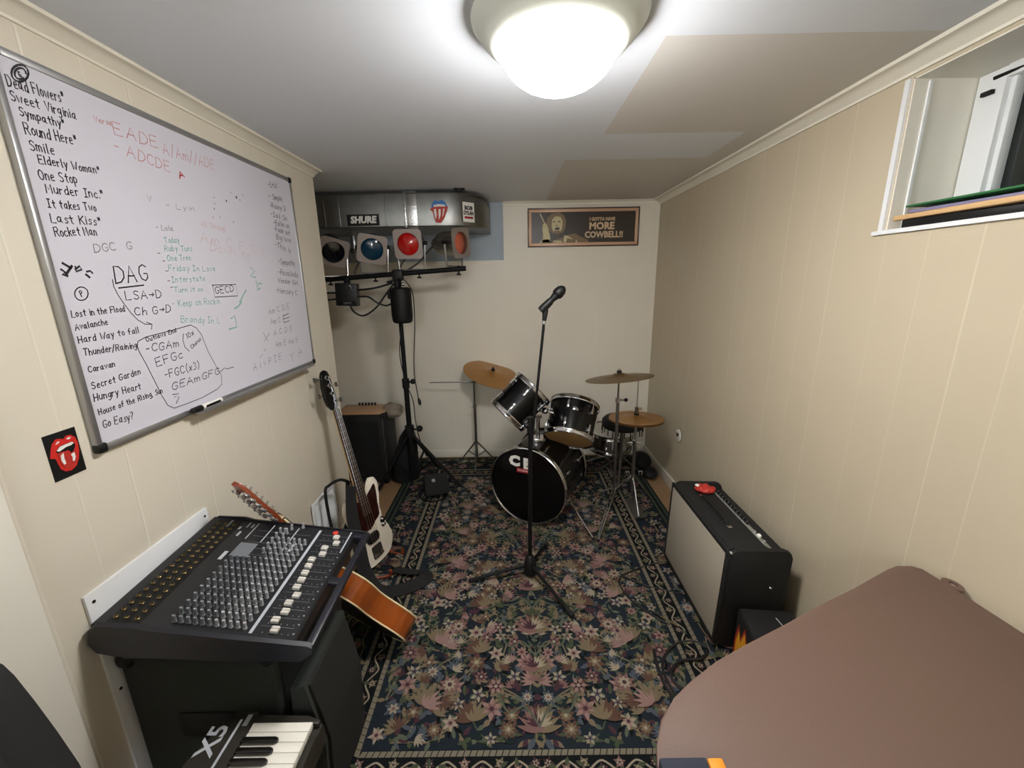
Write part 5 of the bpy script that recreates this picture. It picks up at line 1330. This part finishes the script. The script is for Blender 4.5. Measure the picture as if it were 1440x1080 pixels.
# dark bag in the corner behind the stool
mb = MB().sphere((1.03, 3.13, .085), .085, 'nylon', (1.0, 1.2, .92), 20, 12).sphere((1.06, 2.99, .052), .045, 'nylon', (1.3, 1.6, .95), 16, 10)
one(mb, 'drum_bag', 'small black bag slumped in the right back corner', 'bag')

# ---------------------------------------------------------------- microphone on its stand
mp_ = V((0.072, 1.89, 0))
t = thing('microphone_stand', mp_, 'black tripod microphone stand in the middle of the rug', 'microphone stand')
MB().lathe([(.02, .022), (.032, .03), (.034, .08), (.028, .11), (.018, .135), (.014, .14)], Matrix.Translation(mp_), 'black', 20).build('hub', t)
MB().cyl((mp_.x, mp_.y, .13), (mp_.x + .006, mp_.y, .86), .0105, m='blackmetal').build('lower_tube', t)
MB().cyl((mp_.x + .006, mp_.y, .82), (mp_.x + .008, mp_.y, .90), .016, m='black').sphere((mp_.x - .012, mp_.y - .01, .86), .015, 'black').build('clutch', t)
MB().cyl((mp_.x + .004, mp_.y - .018, .70), (.143, mp_.y - .018, 1.36), .0065, m='blackmetal').build('boom', t)
MB().cyl((.1415, mp_.y - .018, 1.345), (.1433, mp_.y - .018, 1.362), .009, m='chrome').build('collar', t, 'chrome collar')
MB().tube([(.143, mp_.y - .018, 1.36), (.147, mp_.y - .018, 1.395), (.150, mp_.y - .018, 1.41)], [.010, .013, .012], 'black', 12).tube([(.127, mp_.y - .018, 1.404), (.14, mp_.y - .017, 1.416), (.172, mp_.y - .01, 1.446)], [.0175, .019, .0165], 'micblack', 14).build('clip', t)
for e in ((-.250, 1.843), (.259, 1.60), (.185, 2.15)):
    ev = V((e[0], e[1], .022)); MB().tube([V((mp_.x, mp_.y, .085)), V((mp_.x, mp_.y, .085)).lerp(ev, .96), ev], [.0085, .0085, .007], 'blackmetal', 10).tube([V((mp_.x, mp_.y, .085)).lerp(ev, .86), ev], .011, 'rubber', 10).build('leg', t)
m0 = V((.135, mp_.y - .018, 1.412)); md = V((.068, .012, .064)).normalized()
t = thing('microphone', m0, 'black handheld vocal microphone clipped on top of the stand', 'microphone')
MB().tube([m0 - md * .012, m0 - md * .01, m0 + md * .06, m0 + md * .085], [.010, .0125, .014, .019], 'micblack', 16).build('handle', t)
MB().tube([m0 + md * .083, m0 + md * .09, m0 + md * .10, m0 + md * .118, m0 + md * .132, m0 + md * .139], [.019, .0245, .0255, .023, .015, .004], 'micblack', 18).build('grille_head', t)

# ---------------------------------------------------------------- stage lights on a tripod with a T-bar
lp = V((-0.782, 2.92, 0))
t = thing('lighting_stand', lp, 'tall black tripod lighting stand with a crossbar in the alcove', 'lighting stand')
MB().cyl((lp.x, lp.y, .06), (lp.x, lp.y, .80), .019, m='blackmetal').build('lower_tube', t)
MB().cyl((lp.x, lp.y, .80), (lp.x, lp.y, 1.60), .0155, m='blackmetal').build('upper_tube', t)
MB().cyl((lp.x, lp.y, .79), (lp.x, lp.y, .86), .026, m='black').tube([(lp.x, lp.y, .83), (lp.x + .05, lp.y - .01, .84)], .008, 'black', 8).sphere((lp.x + .055, lp.y - .01, .84), .02, 'black').build('height_clamp', t)
MB().cyl((lp.x, lp.y, .42), (lp.x, lp.y, .50), .034, m='black').tube([(lp.x, lp.y, .47), (lp.x + .07, lp.y, .47)], .008, 'black', 8).sphere((lp.x + .075, lp.y, .475), .024, 'black').build('hub', t)
for e in ((-.43, 2.90), (-1.03, 2.80), (-.66, 3.24)):
    ev = V((e[0], e[1], .020)); h = V((lp.x, lp.y, .45)); mb = MB().tube([h, ev], .012, 'blackmetal', 10).tube([h.lerp(ev, .5), V((lp.x, lp.y, .09))], .008, 'blackmetal', 8).sphere(ev, .015, 'rubber')
    mb.build('leg', t)
b0, b1 = V((-1.30, 2.92, 1.562)), V((-.31, 2.92, 1.622))
MB().tube([b0, b1], .0165, 'blackmetal', 12).build('crossbar', t)
MB().box((lp.x + .01, lp.y - .012, 1.585), (.07, .06, .075), 'black', bev=.012).cyl((lp.x, lp.y, 1.50), (lp.x, lp.y, 1.56), .026, m='black').tube([(lp.x - .02, lp.y - .03, 1.55), (lp.x - .06, lp.y - .05, 1.54)], .007, 'black', 8).build('t_bracket', t)
def barz(x): return b0.z + (x - b0.x) / (b1.x - b0.x) * (b1.z - b0.z)
for x in (-1.24, -.93, -.63, -.36): MB().tube([(x, 2.92, barz(x) - .04), (x, 2.92, barz(x) + .022)], .006, 'blackmetal', 8).box((x, 2.92, barz(x) - .035), (.03, .012, .012), 'blackmetal', bev=.003).build('wing_bolt', t)
def stage_light(label, x, z, aim, lens, frm=True, roll=0.0, canm='parcan'):
    c = V((x, 2.92, z)); aim = V(aim).normalized(); Xs = zframe(c, aim, (0, 0, 1)) @ Matrix.Rotation(roll, 4, 'Z')
    t_ = thing('stage_light', (x, 2.92, barz(x) + .017), label, 'stage light', 'stage lights on the crossbar')
    MB(Xs).lathe([(.02, -.17), (.035, -.165), (.05, -.14), (.07, -.11), (.078, -.08), (.08, .055), (.082, .058), (.076, .058), (.074, .03)], Matrix(), canm, 32, True, False).build('can', t_)
    MB(Xs).lathe([(.074, .032), (.055, .042), (.001, .050)], Matrix(), lens, 32, True, False).build('lens', t_, 'coloured lens')
    mb = MB(Xs)
    sq = []
    for k in range(48):
        a = 2 * PI * k / 48; q = .093 / max(abs(math.cos(a)), abs(math.sin(a))); q = min(q, .122); sq.append((q * math.cos(a), q * math.sin(a)))
    circ = [(.071 * math.cos(math.atan2(p[1], p[0])), .071 * math.sin(math.atan2(p[1], p[0]))) for p in sq]
    mb.loft([[(p[0], p[1], .06) for p in sq], [(p[0], p[1], .066) for p in sq], [(p[0], p[1], .066) for p in circ], [(p[0], p[1], .06) for p in circ], [(p[0], p[1], .06) for p in sq]], 'gelframe', False, False)
    mb.build('gel_frame', t_)
    sx = Xs.to_3x3().col[0]; s_ = V((sx.x, sx.y, 0)).normalized(); foot = V((x, 2.92, barz(x) + .018))
    a, b = c + s_ * .096, c - s_ * .096
    yk_ = MB().tube([a, V((a.x, a.y, a.z - .02)), foot + s_ * .085 + V((0, 0, .006)), foot + s_ * .07, foot - s_ * .07, foot - s_ * .085 + V((0, 0, .006)), V((b.x, b.y, b.z - .02)), b], .0065, 'steel', 8).build('yoke', t_)
    for q, e in ((a, s_), (b, -s_)): MB().cyl(q - e * .012, q + e * .016, .013, m='black', n=12).build('yoke_knob', yk_)
    return t_
stage_light('dark violet stage light at the left end of the crossbar', -1.205, 1.762, (.45, -.80, -.38), 'gel_dark', roll=-.25, canm='dullsteel')
stage_light('stage light with blue lens second from the left on the crossbar', -.93, 1.768, (.22, -.93, -.26), 'gel_blue', roll=-.16)
stage_light('stage light with bright red lens near the middle of the crossbar', -.675, 1.79, (-.02, -.96, -.16), 'gel_red')
stage_light('stage light with orange lens turned sideways at the right end of the crossbar', -.385, 1.785, (.86, -.50, -.02), 'gel_orange', roll=.1)
# dimmer box under the bar
t = thing('dimmer_box', (-1.125, 2.90, 1.46), 'grey-black dimmer box hanging under the crossbar', 'dimmer')
MB().box((-1.125, 2.90, 1.462), (.145, .065, .15), 'mixer', bev=.004, R=Matrix.Rotation(.05, 3, 'Y')).build('case', t)
MB().box((-1.12, 2.865, 1.405), (.12, .003, .03), 'black').text('LIGHTS', frame((-1.118, 2.8630, 1.406), (1, 0, 0), (0, 0, 1)), .016, 'knob').build('front_label', t)
MB().tube(spline([(-1.115, 2.864, 1.50), (-1.10, 2.852, 1.525), (-1.082, 2.852, 1.515), (-1.078, 2.864, 1.49)], 5), .004, 'steel', 8).build('handle', t, 'steel loop handle')
MB().box((-1.125, 2.915, 1.552), (.03, .05, .04), 'blackmetal', bev=.003).build('clamp', t)
# black can hanging at the post
t = thing('stage_light', (lp.x + .03, 2.86, 1.40), 'black cylindrical can light hanging straight down from the stand post', 'stage light')
MB(Matrix.Translation((-.745, 2.835, 1.27))).lathe([(.055, 0), (.066, .012), (.07, .05), (.07, .205), (.066, .225), (.05, .235)], Matrix(), 'blackmetal', 32).build('can', t)
MB().box((-.82, 2.85, 1.455), (.03, .05, .05), 'black', bev=.01).tube([(-.745, 2.835, 1.50), (-.75, 2.86, 1.545), (-.765, 2.895, 1.565)], .010, 'blackmetal', 8).build('yoke', t)
MB().sphere((-.72, 2.82, 1.525), .012, 'chrome').build('wing_bolt', t, 'chrome wing bolt')
def cable(label, pts, r=.004, cat='cable', m='cable', n=8, group=None): return one(MB().tube(spline(pts, 8), r, m, n), 'cable', label, cat, group)
cable('black cable from the dimmer box looping down and up to the post', [(-1.12, 2.90, 1.40), (-1.09, 2.89, 1.345), (-1.02, 2.88, 1.32), (-.93, 2.88, 1.375), (-.86, 2.89, 1.46), (-.80, 2.895, 1.53)], .006)
cable('black cable running level from the dimmer box to the stand top', [(-1.052, 2.90, 1.492), (-.98, 2.895, 1.497), (-.90, 2.895, 1.51), (-.81, 2.895, 1.535)], .007)
cable('black cable sagging from the dimmer box to the black can', [(-1.052, 2.895, 1.445), (-.98, 2.88, 1.445), (-.92, 2.875, 1.405), (-.86, 2.87, 1.385), (-.815, 2.85, 1.40)], .006)
cable('black cable looped on the left side of the dimmer box', [(-1.198, 2.90, 1.475), (-1.26, 2.90, 1.475), (-1.295, 2.90, 1.455), (-1.26, 2.90, 1.43), (-1.20, 2.90, 1.435)], .006)
cable('black cable rising from the crossbar beside the blue light', [(-1.07, 2.915, 1.60), (-1.04, 2.95, 1.68), (-1.01, 2.99, 1.74), (-.98, 3.05, 1.76)], .006)
cable('black cable arching from the orange light down to the post', [(-.455, 2.98, 1.82), (-.50, 2.99, 1.815), (-.57, 2.98, 1.74), (-.64, 2.96, 1.665), (-.71, 2.94, 1.62)], .006)
cable('black cable from the red light down to the post', [(-.70, 2.99, 1.74), (-.725, 2.965, 1.70), (-.755, 2.95, 1.65), (-.765, 2.935, 1.60)], .006)
t = thing('power_cord', (-.70, 2.87, 1.4), 'thin black cord with a plug dangling right of the lighting stand', 'cord')
MB().tube(spline([(-.735, 2.895, 1.56), (-.69, 2.87, 1.51), (-.668, 2.86, 1.44), (-.672, 2.86, 1.25), (-.692, 2.86, 1.05), (-.70, 2.86, .90), (-.69, 2.86, .78), (-.682, 2.86, .72)], 8), .0035, 'cable', 6).build('cord', t)
MB().tube([(-.684, 2.86, .73), (-.678, 2.86, .705), (-.676, 2.86, .68)], [.006, .012, .010], 'black', 10).cyl((-.672, 2.86, .68), (-.671, 2.86, .662), .002, m='steel', n=6).build('plug', t)
cable('thin black cord running down the lighting stand to the floor', [(-.765, 2.885, 1.26), (-.80, 2.89, 1.05), (-.775, 2.888, .85), (-.735, 2.90, .70), (-.728, 2.90, .55), (-.71, 2.91, .40), (-.665, 2.96, .20), (-.60, 3.05, .016)], .0035)
# small black flood light on the rug
t = thing('floor_light', (-.575, 2.76, 0), 'small black box light lying on the rug beside the lighting stand', 'floor light')
Rf = Matrix.Rotation(.35, 3, 'Z') @ Matrix.Rotation(-.45, 3, 'X')
MB().box((-.58, 2.76, .098), (.17, .13, .15), 'rubber', R=Rf, bev=.012).build('housing', t)
MB().sphere((-.585, 2.71, .155), .014, 'knob', (1, .6, 1)).build('knob', t, 'pale knob')
MB().tube(spline([(-.68, 2.78, .09), (-.70, 2.72, .03), (-.60, 2.66, .018), (-.50, 2.70, .03), (-.49, 2.78, .09)], 5), .006, 'blackmetal', 8).build('bracket', t)
cable('black cable curled on the rug by the small floor light', [(-.62, 2.66, .013), (-.72, 2.66, .013), (-.78, 2.75, .013), (-.76, 2.86, .013), (-.68, 2.98, .013), (-.62, 3.05, .013)], .005)
# black gig bag slumped by the amp
mb = MB()
rings = []
for z, a, b, dx in ((0.010, .115, .105, 0), (.06, .135, .12, .0), (.16, .12, .11, .005), (.27, .10, .085, .02), (.36, .075, .06, .035), (.42, .045, .035, .05), (.44, .01, .01, .05)):
    a *= .82
    rings.append([(-.872 + dx + a * math.cos(2 * PI * k / 24) * (1 + .07 * math.sin(5 * k + z * 30)), 3.055 + b * math.sin(2 * PI * k / 24) * (1 + .07 * math.cos(3 * k + z * 25)), z) for k in range(24)])
one(mb.loft(rings, 'blackcloth'), 'gig_bag', 'slumped black cloth bag between the alcove amplifier and the lighting stand', 'bag')

# ---------------------------------------------------------------- amplifier in the alcove
def grid(n): return range(n)
t = thing('guitar_amplifier', (-1.17, 3.085, 0), 'black guitar amplifier with tan top panel in the alcove behind the bass', 'amplifier')
MB().box((-1.17, 3.09, .30), (.39, .27, .55), 'tolex', bev=.012).build('cabinet', t)
MB().box((-1.185, 2.953, .29), (.32, .006, .46), 'blackcloth', bev=.002).build('grille', t)
mb = MB().box((-1.17, 3.09, .5795), (.37, .25, .009), 'tan', bev=.003); mb.build('top_panel', t, 'tan control panel')
for k in range(6): MB().cyl((-1.24 + k * .025, 3.19, .584), (-1.24 + k * .025, 3.19, .604), .008, m='black', n=12).build('knob', t)
for x in (-1.352, -.988):
    MB().sphere((x, 2.965, .565), .022, 'black').sphere((x, 2.95, .548), .006, 'chrome').build('corner_protector', t)
    MB().cyl((x + (.004 if x < -1 else -.004), 2.953, .06), (x + (.004 if x < -1 else -.004), 2.953, .53), .002, m='steel', n=6).build('edge_trim', t)
for x in (-1.32, -1.02):
    for y in (2.99, 3.19): MB().cyl((x, y, 0.001), (x, y, .03), .016, m='rubber', n=12).build('foot', t)
rb = random.Random(5); mb = MB()
bag = bmesh.new(); bmesh.ops.create_icosphere(bag, subdivisions=3, radius=.07)
for v in bag.verts: v.co = V((v.co.x * 1.1 * (1 + rb.uniform(-.2, .2)), v.co.y * .9 * (1 + rb.uniform(-.2, .2)), v.co.z * .9 * (1 + rb.uniform(-.2, .2))))
mb._merge(bag, Matrix.Translation((-.955, 3.10, .565)), 'bag')
one(mb, 'plastic_bag', 'crumpled cloudy plastic bag hanging on the corner of the alcove amplifier', 'bag', ang=60)

# ---------------------------------------------------------------- combo amplifier by the right wall
AY0, AY1, AX0, AX1, AZ = 1.425, 2.02, 0.835, 1.085, 0.485
t = thing('guitar_amplifier', ((AX0 + AX1) / 2, (AY0 + AY1) / 2, 0), 'black combo guitar amplifier with grey grille cloth against the right wall', 'amplifier')
Xa = Matrix.Translation((AX0, AY0, .030)) @ Matrix(((1, 0, 0, 0), (0, 1, 0, 0), (0, 0, 1, 0), (0, 0, 0, 1))) @ Matrix.Rotation(math.radians(2.0), 4, 'Y')
LY_, LX_, LZ_ = AY1 - AY0, AX1 - AX0, AZ - .03
mb = MB(Xa)
body = [(0, 0), (0, LZ_ - .02), (.006, LZ_ - .006), (.02, LZ_), (LX_ * .62, LZ_), (LX_ * .80, LZ_ - .028), (LX_ - .004, LZ_ - .03), (LX_, LZ_ - .04), (LX_, 0)]
mb.loft([[(x, y, z) for x, z in body] for y in (.022, LY_ - .022)], 'tolex')
mb.build('cabinet', t, ang=25)
for y0, y1 in ((0, .024), (LY_ - .024, LY_)):
    pr = [(p[0] + LX_ / 2, p[1] + LZ_ / 2) for p in rrect(LX_, LZ_, .03, 5)]
    Xe = Xa @ Matrix(((1, 0, 0, 0), (0, 0, -1, y1), (0, 1, 0, 0), (0, 0, 0, 1)))
    MB().prism(pr, Xe, y1 - y0, 'tolex', bev=.006).build('side_panel', t)
MB(Xa).box((-.004, LY_ / 2, LZ_ / 2 - .002), (.012, LY_ - .04, LZ_ - .05), 'grille', bev=.002).build('grille', t, 'silver-grey grille cloth')
mb = MB(Xa)
for c, s_ in (((-.004, LY_ / 2, LZ_ - .014), (.014, LY_ - .03, .022)), ((-.004, LY_ / 2, .012), (.014, LY_ - .03, .024)), ((-.004, .012, LZ_ / 2), (.014, .022, LZ_ - .012)), ((-.004, LY_ - .012, LZ_ / 2), (.014, .022, LZ_ - .012))): mb.box(c, s_, 'tolex', bev=.004)
mb.build('front_frame', t)
# sloping control panel along the back of the top
dvec = V((LX_ * .18, 0, -.028)); Xp = Xa @ frame((LX_ * .62, .03, LZ_ + .001), (0, 1, 0), dvec)
if Xp.to_3x3().col[2].z < 0: Xp = Xa @ frame((LX_ * .62, .03, LZ_ + .001), (0, 1, 0), -dvec)
sy = 1 if Xp.to_3x3().col[1].x > 0 else -1
MB(Xp).box(((LY_ - .06) / 2, sy * .026, .0008), (LY_ - .08, .052, .002), 'silverpanel').build('control_panel', t, 'chrome control panel'); cpn = bpy.data.objects['control_panel']
for k in range(12):
    MB(Xp).cyl((.19 + k * .027, sy * .028, .001), (.19 + k * .027, sy * .028, .017), .0098, .0075, 'black', 14).build('knob', cpn, 'black pointer knob')
for k in range(3): MB(Xp).cyl((.05 + k * .035, sy * .026, .001), (.05 + k * .035, sy * .026, .010), .006, m='chrome', n=10).build('switch', cpn)
MB(Xp).sphere((.085, sy * .022, .006), .010, 'paper').build('pilot_lamp', cpn, 'pale pilot lamp')
hb = MB(Xa).tube(spline([(.075, .17, LZ_ + .002), (.075, .20, LZ_ + .012), (.075, .30, LZ_ + .016), (.075, .40, LZ_ + .012), (.075, .43, LZ_ + .002)], 5), .007, 'rubber', 8)
hb.build('handle', t)
for y in (.165, .435, .21): MB(Xa).box((.075, y, LZ_ + .003), (.02, .024, .008), 'chrome', bev=.003).build('handle_cap', t, 'chrome handle cap')
for y in (.07, LY_ - .07):
    for x in (.04, LX_ - .04): MB().cyl((AX0 + x, AY0 + y, .0085), (AX0 + x, AY0 + y, .034 - x * .034), .016, m='rubber', n=12).build('foot', t)
for z in (.14, .29): MB(Xa).sphere((LX_ * .72, -.002, z), .007, 'chrome').build('side_screw', t, 'chrome side screw')
for y, z in ((.006, LZ_ - .012), (LY_ - .006, LZ_ - .012)): MB(Xa).sphere((.002, y, z), .008, 'steel').build('corner_stud', t)
# red pouch on the amp
rb = random.Random(9)
mb = MB(Xa); s_ = bmesh.new(); bmesh.ops.create_icosphere(s_, subdivisions=3, radius=1)
for v in s_.verts: v.co = V((v.co.x * .05, v.co.y * .04, v.co.z * .018 + .006 * math.sin(v.co.x * 9) * (v.co.z > 0))) * (1 + rb.uniform(-.05, .05))
mb._merge(s_, Xa @ Matrix.Translation((.11, LY_ - .115, LZ_ + .017)) @ Matrix.Rotation(-.25, 4, 'Z'), 'redprint')
X_ = Matrix.Translation((.075, LY_ - .105, LZ_ + .032))
mb.sphere((.075, LY_ - .105, LZ_ + .030), .012, 'paper', (1, 1, .5))  # white bump standing in for a highlight on the red surface
one(mb, 'trinket', 'glossy red trinket with a modelled white glint on top of the combo amplifier', 'trinket', ang=60)
# black box with flame print
t = thing('equipment_box', (1.0, 1.30, 0), 'low black box with flame-coloured print beside the combo amplifier', 'box')
Xb = Matrix.Translation((0.985, 1.29, .012)) @ Matrix.Rotation(-.12, 4, 'Z')
MB(Xb).box((0, 0, .115), (.21, .22, .225), 'tolex', bev=.018, seg=3).build('case', t)
mb = MB(Xb)
fl = [(-.09, .01), (-.09, .10), (-.07, .17), (-.05, .12), (-.02, .20), (.01, .13), (.04, .21), (.06, .13), (.088, .17), (.09, .01)]
Xf = Matrix(((0, 0, -1, -.1055), (-1, 0, 0, 0), (0, 1, 0, .0), (0, 0, 0, 1)))
mb.prism(fl, Xf, .0012, 'flame_r'); mb.prism([(x * .86, z * .88) for x, z in fl], Xf @ Matrix.Translation((0, .004, .001)), .0012, 'flame_y'); mb.build('flame_print', t, 'yellow and red flame print')
mb = MB(Xb).box((.035, -.02, .2285), (.003, .16, .0015), 'stripe', R=Matrix.Rotation(.2, 3, 'Z')).box((.03, -.085, .2285), (.04, .04, .0015), 'flame_r').box((.03, -.085, .2295), (.025, .025, .0015), 'paper').build('sticker', t, 'white line and small red square')
for x in (-.08, .08):
    for y in (-.085, .085): MB(Xb).cyl((x, y, -.0035), (x, y, .01), .012, m='rubber', n=10).build('foot', t)
# cables on the rug
cable('black cable curling out from under the combo amplifier front', [(.83, 1.98, .014), (.74, 1.96, .013), (.62, 1.91, .013), (.545, 1.86, .013), (.53, 1.79, .013), (.56, 1.70, .013), (.63, 1.61, .013), (.69, 1.55, .013)], .005)
cable('black cable crossing the rug border near the combo amplifier', [(.56, 1.86, .024), (.66, 1.80, .013), (.76, 1.76, .013), (.82, 1.74, .013)], .005)
cable('black cable looped on the rug near the brown table', [(.60, 1.20, .013), (.58, 1.30, .013), (.60, 1.38, .013), (.68, 1.45, .013), (.76, 1.46, .013), (.80, 1.42, .015), (.75, 1.37, .022), (.66, 1.36, .022), (.60, 1.30, .024), (.63, 1.25, .013), (.72, 1.26, .013), (.80, 1.24, .013)], .006)
cable('black cable end with a plug lying on the rug right of centre', [(.575, 1.42, .015), (.565, 1.36, .013), (.565, 1.28, .013), (.575, 1.22, .013), (.56, 1.17, .013)], .007)
one(MB().tube([(.665, 1.60, .016), (.70, 1.565, .016), (.725, 1.54, .016)], [.004, .004, .003], 'gold', 8).tube([(.635, 1.625, .016), (.665, 1.60, .016)], .007, 'black', 8), 'jack_plug', 'gold-tipped jack plug lying on the rug border', 'plug')

# ---------------------------------------------------------------- brown table in the lower right foreground
t = thing('folding_table', (0.72, 0.55, 0), 'brown vinyl-topped table filling the lower right foreground', 'table')
TZ = .75
ctl = [(1.10, .993), (1.06, .995), (1.02, .979), (.88, .913), (.739, .853), (.62, .797), (.50, .744), (.42, .706), (.35, .664), (.30, .628), (.262, .590), (.238, .545), (.225, .50), (.225, .36), (.24, .28), (.30, .22), (.40, .19), (1.05, .17), (1.12, .21), (1.135, .28), (1.140, .55), (1.136, .766), (1.1225, .925), (1.117, .980)]
mb = MB().prism(ctl, Matrix.Translation((0, 0, TZ - .012)), .012, 'brown', bev=.003)
mb.build('table_top', t)
tabo = [(1.141 + .018 * math.cos(a), .922 + .025 * math.sin(a)) for a in [k * 2 * PI / 20 for k in range(20)]]; tabi = [(1.1435 + .008 * math.cos(a), .9235 + .0105 * math.sin(a)) for a in [k * 2 * PI / 20 for k in range(20)]]
MB().loft([[(p[0], p[1], z) for p in q] for q, z in ((tabo, TZ - .009), (tabo, TZ - .002), (tabi, TZ - .002), (tabi, TZ - .009), (tabo, TZ - .009))], 'brown', False, False).build('hanging_tab', t)
for x, y in ((.36, .56), (.36, .26), (1.04, .82), (1.04, .26)): MB().tube([(x, y, .0), (x, y, TZ - .014)], .014, 'blackmetal', 10).build('leg', t)
MB().box((.30, .495, TZ + .0004), (.012, .012, .0006), 'brown')
one(MB().box((.268, .452, TZ + .012), (.078, .12, .022), 'navy', bev=.004).box((.322, .456, TZ + .010), (.026, .115, .018), 'orange', bev=.004), 'pencil_case', 'navy flat case with an orange end at the near left corner of the brown table', 'case')
